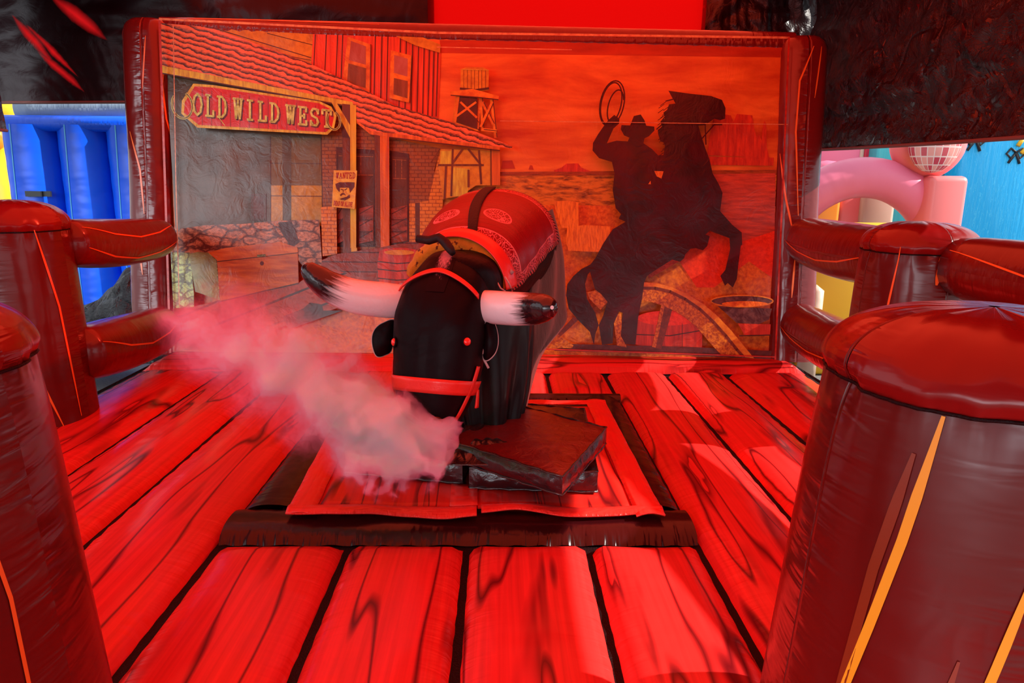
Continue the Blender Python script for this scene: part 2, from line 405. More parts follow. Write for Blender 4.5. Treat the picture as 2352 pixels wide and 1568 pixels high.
make_post('inflatable_post', 2.50, 4.15, 0.31, 1.37, 'dark red inflatable post right of the arena, standing before the pink arch',
          [([(0.62, 0.9), (0.60, 0.5), (0.60, 0.1)], 0.012), ([(0.73, 0.88), (0.72, 0.75)], 0.03)])

def make_rail(p, q, rv, label, lines=(), bulge=0.12, rh=None):
    p, q = Vector(p), Vector(q); d = q-p; L = d.length; t = d.normalized(); side = t.cross(Vector((0, 0, 1))).normalized(); up = side.cross(t)
    rh = rh or rv*0.9
    def f(u, v):
        a = 2*PI*u; k = 1+bulge*(4*v*(1-v))-0.10*math.exp(-min(v, 1-v)*L/0.06)
        k *= 1+0.012*math.sin(a*18+v*4)*math.exp(-min(v, 1-v)*L/0.08)
        c = p+d*v
        return c+side*math.cos(a)*rh*k+up*math.sin(a)*rv*k+Vector((0, 0, -0.02*4*v*(1-v)))
    m = MB(); b = m.grid(f, 48, 24, 0, lambda a, b: ((a*2) % 1.0001, b*L), wrapu=True)
    m.fan([b+k_ for k_ in range(48)][::-1]); m.fan([b+24*48+k_ for k_ in range(48)])
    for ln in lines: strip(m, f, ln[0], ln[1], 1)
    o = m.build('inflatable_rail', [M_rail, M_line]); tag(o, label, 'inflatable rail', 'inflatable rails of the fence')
sagL = lambda u, s_=0.08: [(u, 0.02), (u-s_*0.7, 0.25), (u-s_, 0.5), (u-s_*0.7, 0.75), (u, 0.98)]
# left run: post -> backdrop, then post -> beyond the left edge; side vector for a rail going away points right
make_rail(at(150, 558, 4.55), at(372, 545, 5.93), 0.155, 'upper red rail between left fence post and backdrop column', [(sagL(0.97), 0.012), (sagL(0.12), 0.010)])
make_rail(at(180, 812, 4.50), at(376, 752, 5.93), 0.185, 'lower red rail between left fence post and backdrop column', [(sagL(0.07), 0.012)])
make_rail((-3.25, 4.25, 1.08), (-3.75, 2.0, 1.08), 0.19, 'upper red rail running out of the left edge from the fence post', [(sagL(0.62, -.08), 0.012), (sagL(0.42, 0.06), 0.01)])
make_rail((-3.25, 4.25, 0.36), (-3.75, 2.0, 0.36), 0.20, 'lower red rail running out of the left edge, behind the nearest post')
make_rail((2.52, 4.46, 1.07), (2.62, 6.05, 1.07), 0.19, 'upper red rail between right fence post and backdrop column', [(sagL(0.50, -0.06), 0.012)])
make_rail((2.52, 4.46, 0.36), (2.62, 6.0, 0.34), 0.19, 'lower red rail between right fence post and backdrop column', [(sagL(0.50, -0.05), 0.012)])
make_rail((2.57, 3.86, 1.08), (3.0, 1.4, 1.08), 0.175, 'upper red rail running out of the right edge from the fence post', [([(0.10, 0.02), (0.02, 0.25), (-0.05, 0.5), (-0.05, 0.9)], 0.010)])
make_rail((2.57, 3.86, 0.36), (3.0, 1.4, 0.36), 0.19, 'lower red rail running out of the right edge, behind the nearest post')

# ------------------------------------------------------------------ backdrop: inflated frame and printed banner
BL, BR = at(388, 430, 6.13), at(1797, 460, 6.36)
bdir = Vector((BR.x-BL.x, BR.y-BL.y, 0)).normalized(); bn = Vector((bdir.y, -bdir.x, 0))     # bn faces the camera
BL, BR = gp(410, 806, 0.02), gp(1765, 824, 0.02)
bdir = Vector((BR.x-BL.x, BR.y-BL.y, 0)).normalized(); hn = Vector((bdir.y, -bdir.x, 0))
LEAN = math.radians(7.5)                       # the inflated wall leans back a little
bn = (hn*math.cos(LEAN)+Vector((0, 0, math.sin(LEAN)))).normalized(); bup = (Vector((0, 0, math.cos(LEAN)))-hn*math.sin(LEAN)).normalized()
BO = Vector((BL.x, BL.y, 0.0))
def bp(px, py, layer=0):
    d = ray(px, py); t = (BO-CAM).dot(bn)/d.dot(bn); return CAM + d*t + bn*(0.0007*layer)
frame = empty('western_backdrop', ((BL.x+BR.x)/2, (BL.y+BR.y)/2+0.2, 0))
tag(frame, 'inflatable dark red frame carrying a wide printed western town and cowboy banner, behind the bull', 'backdrop')
def column(p0, p1, r, out, lines):
    """round-topped inflated column beside the banner edge running from p0 (foot) to p1 (top)"""
    m = MB(); ax = (p1-p0); H = ax.length; up = ax.normalized(); p0 = p0+bdir*out*(r*0.96)-bn*0.10
    def f(u, v):
        a = 2*PI*u; h = v*H; top = 0.14
        rr = r*(1.0+0.03*math.sin(v*9)) if h < H-top else r*math.sqrt(max(0.0004, 1-((h-(H-top))/top)**2))**0.7
        rr *= 1+0.006*math.sin(h*60+3*math.sin(h*7))*abs(math.cos(a))**4
        c, s_ = math.cos(a), math.sin(a); k = (abs(c)**3+abs(s_)**3)**(-1/3)
        return p0+up*h+bdir*rr*k*c-bn*rr*k*s_
    b = m.grid(f, 48, 90, 0, lambda a, b: ((a*4) % 1.0001, b*H), wrapu=True); m.fan([b+90*48+q for q in range(48)])
    for ln in lines: strip(m, f, ln[0], ln[1], ln[2])
    m.build('frame_column', [M_frame, M_line, M_yline], frame)
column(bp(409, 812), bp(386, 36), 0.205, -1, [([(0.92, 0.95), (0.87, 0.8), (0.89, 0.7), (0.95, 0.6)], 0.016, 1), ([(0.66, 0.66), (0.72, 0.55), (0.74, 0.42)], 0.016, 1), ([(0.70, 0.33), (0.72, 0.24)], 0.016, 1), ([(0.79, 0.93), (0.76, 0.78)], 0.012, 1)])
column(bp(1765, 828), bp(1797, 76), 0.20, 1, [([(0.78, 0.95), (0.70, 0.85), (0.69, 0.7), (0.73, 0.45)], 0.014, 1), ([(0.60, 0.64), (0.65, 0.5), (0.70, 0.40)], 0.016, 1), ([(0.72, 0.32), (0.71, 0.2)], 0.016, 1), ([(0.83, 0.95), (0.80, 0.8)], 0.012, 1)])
m = MB(); pa, pb = bp(360, 62)-bn*0.12, bp(1830, 98)-bn*0.12
def fb(u, v):
    a = 2*PI*u; c = pa*(1-v)+pb*v; k = 1+0.008*math.sin(v*300)*abs(math.cos(a))
    return c + bup*math.sin(a)*0.12*k + bn*math.cos(a)*0.13*k
m.grid(fb, 32, 160, 0, lambda a, b: ((a*2) % 1.0001, b*5.5), wrapu=True)
strip(m, fb, [(0.14, 0.03), (0.13, 0.15), (0.10, 0.35)], 0.01, 1)
m.build('top_beam', [M_frame, M_line], frame)

# ---- printed banner
def pr(name, c1, c2, sx=1, sz=1, scale=8, rot=0.0, kind='noise', lo=0.35, hi=0.65, detail=5):
    T = NT('print_'+name)
    co = T.coords('Object', (sx, 1, sz), (0, rot, 0)) if not rot else None
    if rot:
        c0 = T.coords('Object', (1, 1, 1), (0, rot, 0)); mp = T.n('ShaderNodeMapping'); T.l(c0, mp.inputs[0]); mp.inputs['Scale'].default_value = (sx, 1, sz); co = mp.outputs[0]
    if kind == 'noise': fac = T.ramp(T.noise(co, scale, detail, 0.6, 0.3), [(lo, 0.0), (hi, 1.0)])
    elif kind == 'lines':       # boards with dark joints along local x (after rotation)
        x, y, z = sep(T, co)
        saw = T.math('FRACT', T.math('MULTIPLY', z, scale))
        ln = T.math('LESS_THAN', saw, lo)
        nn = T.ramp(T.noise(co, 25, 5, 0.6, 0.4), [(0.35, 0.0), (0.75, 0.55)])
        fac = T.math('MAXIMUM', ln, nn)
    elif kind == 'shingle':
        x, y, z = sep(T, co)
        wob = T.noise(T.coords('Object', (6, 1, 6)), 2, 3)
        saw = T.math('FRACT', T.math('ADD', T.math('MULTIPLY', z, scale), T.math('MULTIPLY', wob, 1.2)))
        nn = T.noise(T.coords('Object', (14, 1, 50), (0, rot, 0)), 2.2, 5, 0.7)
        fac = T.ramp(T.math('ADD', T.math('MULTIPLY', saw, 0.6), T.math('MULTIPLY', nn, 0.6)), [(0.38, 1.0), (0.52, 0.6), (0.66, 0.0)])
    elif kind == 'brick':
        nd = T.n('ShaderNodeTexBrick'); mp = T.n('ShaderNodeCombineXYZ'); x, y, z = sep(T, co); T.l(x, mp.inputs[0]); T.l(z, mp.inputs[1]); T.l(mp.outputs[0], nd.inputs['Vector'])
        nd.inputs['Scale'].default_value = scale; nd.inputs['Mortar Size'].default_value = 0.03
        nd.inputs['Color1'].default_value = (0, 0, 0, 1); nd.inputs['Color2'].default_value = (.3, .3, .3, 1); nd.inputs['Mortar'].default_value = (1, 1, 1, 1)
        nn = T.noise(co, 30, 3); fac = T.math('MULTIPLY', nd.outputs[0], nn, clamp=True)
        fac = T.math('MULTIPLY', fac, 1.7, clamp=True)
    elif kind == 'stone':
        wn_ = T.n('ShaderNodeTexNoise'); T.l(co, wn_.inputs['Vector']); wn_.inputs['Scale'].default_value = scale*0.9; wn_.inputs['Detail'].default_value = 3
        va = T.n('ShaderNodeVectorMath', operation='MULTIPLY_ADD'); T.l(wn_.outputs['Color'], va.inputs[0]); va.inputs[1].default_value = (0.10, 0.10, 0.10); T.l(co, va.inputs[2])
        nd = T.n('ShaderNodeTexVoronoi', feature='DISTANCE_TO_EDGE'); T.l(va.outputs[0], nd.inputs['Vector']); nd.inputs['Scale'].default_value = scale*0.62
        nn = T.noise(co, scale*3.0, 5, 0.7, 0.6)
        fac = T.math('MULTIPLY', T.ramp(nd.outputs[0], [(0.02, 0.0), (0.16, 1.0)]), T.ramp(nn, [(0.36, 0.15), (0.62, 1.0)]))
    col = T.mix(fac, c1, c2)
    wr = T.noise(T.coords('Object', (1, 1, 1)), 5.5, 5, 0.55, 1.3); wid = T.noise(T.coords('Object', (1, 1, 1)), 1.2, 2)
    b = T.bump(T.math('MULTIPLY', T.math('ABSOLUTE', T.math('SUBTRACT', wr, 0.5)), 1.0), 0.22, 0.03, T.bump(wid, 0.25, 0.15))
    T.pbr(col, 0.27, 0.42, 0.0, 0.1, b)
    return T.m
BM = {}
def bmats():
    L = [
     ('sky', pr('sky', (0.8, 0.196, 0.0234), (0.46, 0.046, 0.0078), 0.7, 3.0, 1.5, 0, 'noise', 0.40, 0.68, 7)),
     ('sky_dark', pr('skyd', (0.5, 0.0414, 0.0078), (0.32, 0.023, 0.0078), 0.6, 3, 3)),
     ('plain', pr('plain', (0.66, 0.207, 0.0156), (0.14, 0.0322, 0.0078), 1, 4, 9, 0, 'noise', 0.42, 0.66)),
     ('horizon', pr('horizon', (0.2, 0.0345, 0.0078), (0.4, 0.069, 0.013), 1, 5, 9)),
     ('sand', pr('sand', (0.8, 0.196, 0.0156), (0.42, 0.046, 0.0078), 1, 1, 28, 0, 'noise', 0.35, 0.72)),
     ('redsand', pr('redsand', (0.85, 0.0506, 0.013), (0.62, 0.0276, 0.0078), 1, 1, 30)),
     ('water', pr('water', (0.62, 0.069, 0.026), (0.32, 0.0414, 0.0234), 0.5, 4, 12)),
     ('mesa', pr('mesa', (0.68, 0.0506, 0.0156), (0.38, 0.023, 0.013), 5, 0.8, 7)),
     ('shingle', pr('shingle', (0.78, 0.172, 0.052), (0.07, 0.0184, 0.013), 1, 1, 22, math.radians(-16), 'shingle')),
     ('tan', pr('tan', (0.66, 0.299, 0.0195), (0.38, 0.115, 0.013), 1, 1, 18, 0, 'noise', 0.4, 0.8)),
     ('yellow', pr('yellow', (0.72, 0.621, 0.0455), (0.45, 0.276, 0.026), 6, 1, 7)),
     ('barn', pr('barn', (0.8, 0.0805, 0.0208), (0.42, 0.0276, 0.013), 16, 0.8, 2.4, 0, 'noise', 0.4, 0.75)),
     ('dark', pr('dark', (0.045, 0.0138, 0.0104), (0.09, 0.0184, 0.013), 1, 1, 6)),
     ('pane', pr('pane', (0.26, 0.0805, 0.0325), (0.16, 0.0506, 0.0156), 8, 1, 3)),
     ('panehi', pr('panehi', (0.42, 0.138, 0.091), (0.32, 0.069, 0.039), 3, 1, 4)),
     ('trimo', pr('trimo', (0.8, 0.276, 0.0208), (0.55, 0.115, 0.013), 1, 1, 14)),
     ('inner', pr('inner', (0.075, 0.046, 0.0208), (0.13, 0.0736, 0.0338), 1, 1, 3)),
     ('boards', pr('boards', (0.52, 0.299, 0.0286), (0.16, 0.069, 0.0156), 1, 1, 3.6, 0, 'lines', 0.035)),
     ('boardsd', pr('boardsd', (0.17, 0.103, 0.0286), (0.1, 0.0506, 0.0195), 1, 1, 3.6, 0, 'lines', 0.035)),
     ('brick', pr('brick', (0.3, 0.103, 0.0286), (0.13, 0.0368, 0.0156), 1, 1, 8, 0, 'brick')),
     ('brickl', pr('brickl', (0.66, 0.253, 0.0286), (0.26, 0.069, 0.0156), 1, 1, 8, 0, 'brick')),
     ('door', pr('door', (0.085, 0.0276, 0.0156), (0.13, 0.0414, 0.0208), 1, 1, 8)),
     ('saloon', pr('saloon', (0.36, 0.069, 0.0325), (0.12, 0.0276, 0.0156), 1, 3, 6)),
     ('posto', pr('posto', (0.74, 0.196, 0.0195), (0.42, 0.069, 0.013), 12, 0.7, 2.5)),
     ('postd', pr('postd', (0.2, 0.0506, 0.0156), (0.1, 0.0276, 0.013), 12, 0.7, 2.5)),
     ('posty', pr('posty', (0.72, 0.552, 0.0286), (0.5, 0.276, 0.0195), 12, 0.7, 2.5)),
     ('stone', pr('stone', (0.1, 0.0322, 0.0234), (0.58, 0.299, 0.143), 0.8, 1.5, 14, 0, 'stone', 0.52, 0.85)),
     ('stonel', pr('stonel', (0.1, 0.092, 0.026), (0.55, 0.874, 0.26), 1.0, 1.2, 16, 0, 'stone', 0.45, 0.80)),
     ('chest', pr('chest', (0.58, 0.196, 0.026), (0.34, 0.0805, 0.0182), 1, 7, 4)),
     ('chestlid', pr('chestlid', (0.62, 0.23, 0.039), (0.36, 0.092, 0.026), 1, 7, 4)),
     ('chestend', pr('chestend', (0.26, 0.368, 0.117), (0.12, 0.138, 0.0455), 1, 1, 6)),
     ('deck', pr('deck', (0.4, 0.0644, 0.026), (0.07, 0.0138, 0.0104), 1, 1, 5.5, math.radians(22), 'lines', 0.10)),
     ('deckfar', pr('deckfar', (0.28, 0.0506, 0.0234), (0.08, 0.0138, 0.0104), 1, 1, 12, 0, 'lines', 0.12)),
     ('barrel', pr('barrel', (0.62, 0.046, 0.0182), (0.32, 0.023, 0.013), 9, 1, 3)),
     ('black', pr('black', (0.070, 0.001, 0.0045), (0.035, 0.0046, 0.0052), 1, 1, 4)),
     ('wheel', pr('wheel', (0.62, 0.196, 0.0156), (0.3, 0.0506, 0.0104), 5, 5, 9, 0, 'noise', 0.4, 0.6)),
     ('wheelrim', pr('wheelrim', (0.72, 0.253, 0.0208), (0.52, 0.115, 0.013), 1, 1, 20)),
     ('wheeld', pr('wheeld', (0.22, 0.0322, 0.0104), (0.12, 0.0184, 0.0104), 4, 4, 8)),
     ('hay', pr('hay', (0.82, 0.253, 0.0182), (0.46, 0.0805, 0.0104), 9, 1.3, 9, 0, 'noise', 0.42, 0.72)),
     ('bucket', pr('bucket', (0.07, 0.0138, 0.0156), (0.2, 0.069, 0.0585), 1, 1, 14, 0, 'noise', 0.45, 0.75)),
     ('signred', pr('signred', (0.62, 0.023, 0.0156), (0.45, 0.0138, 0.013), 9, 0.5, 3)),
     ('letter', pr('letter', (0.72, 0.9, 0.221), (0.42, 0.46, 0.078), 1, 1, 25)),
     ('poster', pr('poster', (0.76, 0.552, 0.0585), (0.55, 0.276, 0.039), 1, 1, 16)),
     ('ink', pr('ink', (0.13, 0.0184, 0.0156), (0.08, 0.0138, 0.0104), 1, 1, 20)),
     ('posterred', pr('posterred', (0.42, 0.023, 0.013), (0.3, 0.0184, 0.0104), 1, 1, 20)),
     ('stitch', pr('stitch', (0.75, 0.368, 0.13), (0.5, 0.138, 0.065), 1, 1, 20)),
     ('hem', pr('hem', (0.55, 0.0276, 0.013), (0.36, 0.0184, 0.0104), 1, 4, 6)),
    ]
    for i, (n_, m_) in enumerate(L): BM[n_] = i
    return [m_ for _, m_ in L]
bmlist = bmats()
bb = MB(); LAY = [0]
def zc(z):
    return {0: lambda x, y: (x, y), 1: lambda x, y: (380+.34014*x, 50+.34014*y), 2: lambda x, y: (380+.34014*x, 380+.34014*y),
            3: lambda x, y: (1100+.34014*x, 80+.34014*y), 4: lambda x, y: (1180+.30612*x, 450+.30612*y)}[z]
def inside(p):      # keep the print within the banner
    return p
def pg(z, pts, mat):
    LAY[0] += 1; f = zc(z)
    bb.poly([bp(*f(*p), LAY[0]) for p in pts], BM[mat])
def ln(z, pts, w, mat, newlayer=True, closed=False):
    if newlayer: LAY[0] += 1
    f = zc(z); P = [Vector(f(*p)+(0,)).to_2d() for p in pts]
    if closed: P.append(P[0])
    sc_ = 1 if z == 0 else (0.34 if z < 4 else 0.306)
    for i in range(len(P)-1):
        d = (P[i+1]-P[i]); 
        if d.length < 1e-6: continue
        t = d.normalized(); n_ = Vector((-t.y, t.x))*w*sc_/2; e = t*w*sc_*0.25
        bb.poly([bp(*(P[i]-e+n_), LAY[0]), bp(*(P[i+1]+e+n_), LAY[0]), bp(*(P[i+1]+e-n_), LAY[0]), bp(*(P[i]-e-n_), LAY[0])], BM[mat])
def ell(cx, cy, rx, ry, n=28, a0=0, a1=360, rot=0):
    o = []
    for i in range(n+1 if a1-a0 < 360 else n):
        a = math.radians(a0+(a1-a0)*i/n); x, y = rx*math.cos(a), ry*math.sin(a); r = math.radians(rot)
        o.append((cx+x*math.cos(r)-y*math.sin(r), cy+x*math.sin(r)+y*math.cos(r)))
    return o
# cloth itself, in a grid so it carries thickness later
quad = [(386, 58), (1797, 100), (1765, 822), (407, 806)]
def Q(u, v, lay=0):
    a = Vector(quad[0])*(1-u)+Vector(quad[1])*u; b = Vector(quad[3])*(1-u)+Vector(quad[2])*u; c = a*(1-v)+b*v; return bp(c.x, c.y, lay)
bb.grid(lambda a, b: Q(a, b, 0), 24, 12, BM['sky'], smooth=False)
bb.grid(lambda a, b: Q(a, b, 0)-bn*0.02, 1, 1, BM['hem'], smooth=False)
pg(0, [(1010, 92), (1796, 101), (1793, 132), (1012, 122)], 'sky_dark')
pg(0, [(1000, 398), (1784, 394), (1780, 480), (1000, 480)], 'plain')
pg(0, [(1000, 470), (1781, 474), (1765, 822), (407, 806), (400, 640)], 'sand')
pg(0, [(1000, 396), (1784, 390), (1784, 402), (1000, 404)], 'horizon')
pg(0, [(1600, 400), (1781, 398), (1779, 545), (1700, 570), (1600, 530)], 'water')
pg(0, [(1600, 520), (1700, 556), (1779, 530), (1775, 640), (1720, 600), (1640, 660), (1600, 660), (1560, 600), (1490, 640), (1480, 600)], 'redsand')
pg(3, [(505, 915), (560, 895), (590, 870), (670, 868), (690, 895), (760, 925), (510, 925)], 'mesa')
pg(3, [(150, 905), (160, 850), (225, 848), (245, 905)], 'sky_dark'); pg(3, [(335, 910), (345, 880), (360, 882), (370, 912)], 'sky_dark')
pg(3, [(1540, 815), (1565, 640), (1585, 560), (1640, 535), (1700, 545), (1718, 590), (1740, 535), (1845, 545), (1860, 650), (1875, 690), (1890, 670), (1908, 720), (1912, 640), (1925, 580), (1938, 600), (1942, 760), (1960, 835), (1750, 822)], 'mesa')
pg(3, [(1500, 820), (1990, 830), (1985, 885), (1500, 880)], 'mesa')
# building: upper walls
pg(1, [(15, 26), (1000, 86), (985, 320), (15, 60)], 'tan')
ln(1, [(330, 45), (985, 245)], 6, 'dark'); ln(1, [(690, 80), (1000, 160)], 5, 'dark'); ln(1, [(700, 210), (985, 262)], 4, 'dark')
pg(1, [(1000, 86), (1745, 112), (1860, 215), (1842, 650), (1500, 600), (985, 320)], 'barn')
for x in (1015, 1090, 1165, 1200, 1420, 1465, 1505, 1590, 1630, 1672, 1712, 1750, 1785, 1815, 1842):
    ln(1, [(x, 90 if x < 1700 else 120+(x-1700)*.6), (x-12, 640 if x > 1300 else 330+(x-1000)*.45)], 7, 'dark')
pg(1, [(1560, 103), (1745, 112), (1860, 160), (1856, 216), (1690, 165)], 'tan')
pg(1, [(1235, 106), (1392, 160), (1386, 490), (1200, 415), (1215, 280)], 'trimo')
pg(1, [(1257, 135), (1358, 172), (1358, 296), (1245, 265)], 'panehi'); pg(1, [(1240, 287), (1360, 320), (1356, 452), (1232, 415)], 'pane')
pg(1, [(1525, 198), (1668, 235), (1652, 552), (1516, 520)], 'trimo')
pg(1, [(1548, 230), (1640, 256), (1638, 376), (1547, 350)], 'panehi'); pg(1, [(1547, 385), (1640, 406), (1638, 522), (1543, 495)], 'pane')
ln(1, [(1232, 275), (1365, 312)], 10, 'trimo'); ln(1, [(1392, 160), (1386, 490)], 5, 'dark'); ln(1, [(1668, 235), (1652, 552)], 5, 'dark')
# porch interior, walls
pg(1, [(18, 360), (1290, 575), (1290, 800), (1060, 800), (1065, 1400), (80, 1400)], 'inner')
pg(1, [(720, 780), (1058, 790), (1060, 1110), (720, 1110)], 'boardsd')
pg(1, [(720, 1108), (1062, 1108), (1064, 1380), (722, 1370)], 'boards')
pg(1, [(797, 780), (858, 780), (858, 1370), (800, 1370)], 'inner')
ln(1, [(1058, 790), (1075, 1500)], 6, 'dark'); ln(1, [(718, 780), (720, 1370)], 5, 'dark')
pg(1, [(590, 1165), (690, 1165), (690, 1345), (590, 1345)], 'door'); ln(1, [(600, 1175), (680, 1175), (680, 1335), (600, 1335)], 5, 'inner', True, True)
pg(1, [(1060, 560), (1430, 770), (1860, 860), (1820, 1000), (1830, 1560), (1075, 1560)], 'brick')
pg(1, [(1075, 1262), (1175, 1250), (1180, 1560), (1082, 1560)], 'brickl')
pg(1, [(1650, 1228), (1780, 1212), (1860, 850), (1880, 1200), (1850, 1440), (1650, 1500)], 'brickl')
pg(1, [(1690, 1225), (1722, 1222), (1722, 1440), (1692, 1460)], 'door')
for (a, b, c, d) in ((1160, 1428, 850, 1520), (1522, 1650, 875, 1510)):
    pg(1, [(a, c), (b, c+22), (b, d), (a+8, d)], 'dark')
    pg(1, [(a+14, c+40), (b-14, c+48), (b-14, d-10), (a+20, d-10)], 'door')
    for q in (0.30, 0.62):
        x = a+(b-a)*q; ln(1, [(x, c+60), (x, c+190)], 5, 'brick')
    ln(1, [(a+20, c+60), (b-20, c+66)], 5, 'brick'); ln(1, [(a+20, c+188), (b-20, c+190)], 6, 'brick')
for (a, b) in ((1315, 1412), (1530, 1640), (1172, 1215)):
    pg(1, [(a, 1265), (b, 1240), (b, 1480), (a, 1500)], 'saloon')
    for q in range(5): ln(1, [(a+5, 1300+q*40), (b-5, 1270+q*40+(30 if q % 2 else -20))], 5, 'dark')
# far lit buildings behind porch
pg(1, [(1860, 868), (2260, 880), (2260, 1110), (2100, 1110), (2000, 1180), (1880, 1200), (1850, 1000)], 'tan')
pg(1, [(1865, 880), (1940, 880), (1935, 980), (1860, 970)], 'yellow')
pg(1, [(1950, 990), (2060, 1000), (2040, 1190), (1940, 1180)], 'yellow')
for pts in ([(1945, 870), (1935, 1180)], [(1850, 975), (2150, 975)], [(2120, 880), (2135, 1100)], [(1945, 960), (2010, 870)], [(2050, 870), (2130, 970)], [(2050, 1010), (2050, 1120)], [(1900, 985), (1890, 1200)]):
    ln(1, pts, 14, 'postd')
pg(1, [(2200, 870), (2260, 872), (2262, 1110), (2200, 1110)], 'posto'); ln(1, [(2200, 870), (2202, 1110)], 10, 'postd')
ln(1, [(1800, 960), (1860, 868)], 8, 'postd')
# water tower
for pts in ([(1975, 515), (1952, 690)], [(2130, 530), (2112, 745)], [(2135, 530), (2145, 745)], [(2205, 535), (2232, 790)], [(1985, 550), (2110, 690)], [(2085, 560), (2000, 640)], [(2145, 560), (2215, 700)], [(2210, 560), (2135, 720)], [(1960, 690), (2110, 740)], [(2145, 740), (2235, 750)]):
    ln(1, pts, 20, 'trimo'); ln(1, [(p[0]+9, p[1]) for p in pts], 5, 'dark')
pg(1, [(1990, 520), (2110, 530), (2110, 740), (1960, 690)], 'dark'); LAY[0] += 1
ln(1, [(2100, 560), (1975, 650)], 14, 'trimo'); ln(1, [(2000, 560), (2105, 660)], 14, 'trimo'); ln(1, [(1985, 515), (1962, 690)], 16, 'trimo')
pg(1, [(2000, 340), (2030, 328), (2150, 328), (2187, 345), (2185, 480), (2100, 490), (1998, 480)], 'tan')
for x in (2020, 2045, 2070, 2092, 2118, 2140, 2165): ln(1, [(x, 345), (x, 478)], 3, 'postd')
ln(1, [(1998, 470), (2100, 480), (2186, 468)], 14, 'dark'); ln(1, [(2000, 342), (2187, 348)], 4, 'yellow')
pg(1, [(1928, 490), (2080, 472), (2255, 520), (2252, 540), (2110, 525), (1935, 512)], 'trimo'); ln(1, [(1935, 515), (2110, 528), (2250, 545)], 7, 'dark')
# roofs
pg(1, [(8, 36), (330, 62), (985, 298), (1200, 400), (1400, 500), (1565, 585), (1300, 590), (1270, 572), (12, 330)], 'shingle')
pg(1, [(1290, 580), (1565, 585), (1960, 700), (2345, 855), (2340, 868), (1400, 765), (1310, 690)], 'shingle')
pg(1, [(14, 318), (1280, 560), (1290, 590), (18, 366)], 'yellow'); ln(1, [(18, 370), (1290, 596)], 8, 'dark')
pg(1, [(1310, 685), (1405, 752), (2260, 858), (2260, 878), (1400, 776), (1310, 700)], 'posto'); ln(1, [(1400, 780), (2260, 884)], 6, 'dark')
# porch posts
pg(1, [(1213, 572), (1266, 578), (1266, 1558), (1220, 1558)], 'postd')
pg(1, [(1266, 578), (1306, 582), (1306, 1558), (1268, 1558)], 'posty')
pg(2, [(1222, 560), (1275, 560), (1280, 775), (1226, 770)], 'postd'); pg(2, [(1272, 560), (1312, 560), (1320, 782), (1280, 775)], 'posty')
pg(1, [(1140, 558), (1172, 558), (1266, 715), (1266, 800), (1210, 690)], 'yellow'); pg(1, [(1200, 690), (1266, 800), (1215, 795)], 'dark')
pg(1, [(1428, 785), (1526, 790), (1528, 1560), (1436, 1560)], 'posto'); pg(1, [(1428, 785), (1465, 787), (1470, 1560), (1436, 1560)], 'postd')
# ledge, chest, deck
pg(2, [(78, 440), (300, 410), (560, 400), (800, 378), (1062, 372), (1082, 680), (960, 690), (920, 640), (200, 640), (150, 620), (78, 640)], 'stone')
pg(2, [(1072, 290), (1176, 280), (1180, 600), (1084, 615)], 'brickl')
pg(2, [(790, 390), (880, 385), (930, 520), (880, 560), (800, 440)], 'dark')
pg(2, [(75, 590), (205, 590), (230, 860), (230, 980), (95, 985)], 'stonel')
pg(2, [(1080, 640), (1180, 600), (1450, 560), (1650, 520), (1900, 520), (1900, 700), (1560, 800), (1450, 800), (1060, 780)], 'deckfar')
pg(2, [(930, 790), (1060, 690), (1120, 690), (1450, 790), (1600, 800), (1300, 940), (1180, 960), (830, 1080), (500, 1210), (90, 1250), (92, 960), (230, 950), (400, 905)], 'deck')
pg(2, [(820, 1015), (960, 960), (1000, 922), (1080, 935), (1090, 975), (1220, 975), (860, 1100)], 'dark')
pg(2, [(380, 605), (920, 562), (926, 792), (404, 912)], 'chest')
pg(2, [(320, 592), (440, 560), (800, 520), (915, 555), (920, 590), (390, 648)], 'chestlid'); ln(2, [(388, 650), (922, 592)], 5, 'dark')
pg(2, [(200, 600), (260, 585), (325, 592), (385, 645), (402, 905), (240, 850)], 'chestend'); ln(2, [(325, 592), (382, 640), (402, 905)], 5, 'stonel')
pg(2, ell(683, 662, 13, 14), 'ink'); ln(2, [(655, 612), (705, 608)], 14, 'stonel'); ln(2, [(400, 915), (450, 905), (700, 845), (925, 795)], 7, 'dark')
# barrel left
pg(2, [(1462, 585), (1450, 660), (1455, 760), (1475, 830), (1700, 830), (1720, 700), (1710, 570)], 'barrel')
for y in (650, 700, 760): ln(2, [(1452, y), (1580, y+14), (1720, y+4)], 7, 'dark')
pg(2, ell(1590, 585, 128, 26), 'barrel'); pg(2, ell(1595, 590, 100, 17), 'tan')
# hay, wheel, barrels, bucket
pg(3, [(505, 1135), (600, 1128), (665, 1140), (665, 1310), (555, 1310), (510, 1180)], 'hay'); pg(3, [(590, 1310), (700, 1290), (880, 1300), (860, 1440), (800, 1470), (600, 1460), (580, 1400)], 'hay')
pg(4, [(920, 890), (1080, 870), (1372, 935), (1390, 1000), (1385, 1150), (1240, 1165), (1100, 1165), (890, 1100)], 'barrel')
pg(4, ell(1140, 910, 230, 55), 'redsand'); ln(4, [(900, 1030), (1150, 1040), (1385, 1000)], 7, 'dark'); ln(4, [(1240, 950), (1240, 1160)], 4, 'dark')
pg(4, [(1500, 820), (1900, 840), (1880, 920), (1800, 955), (1640, 945)], 'bucket'); pg(4, ell(1680, 785, 228, 42, 30), 'bucket'); ln(4, ell(1680, 785, 228, 42, 30), 9, 'wheelrim', True, True); pg(4, ell(1700, 805, 170, 20), 'sand')
pg(4, [(1650, 950), (1890, 955), (1885, 1035), (1700, 1040)], 'barrel'); ln(4, [(1660, 1040), (1890, 1034)], 8, 'dark')
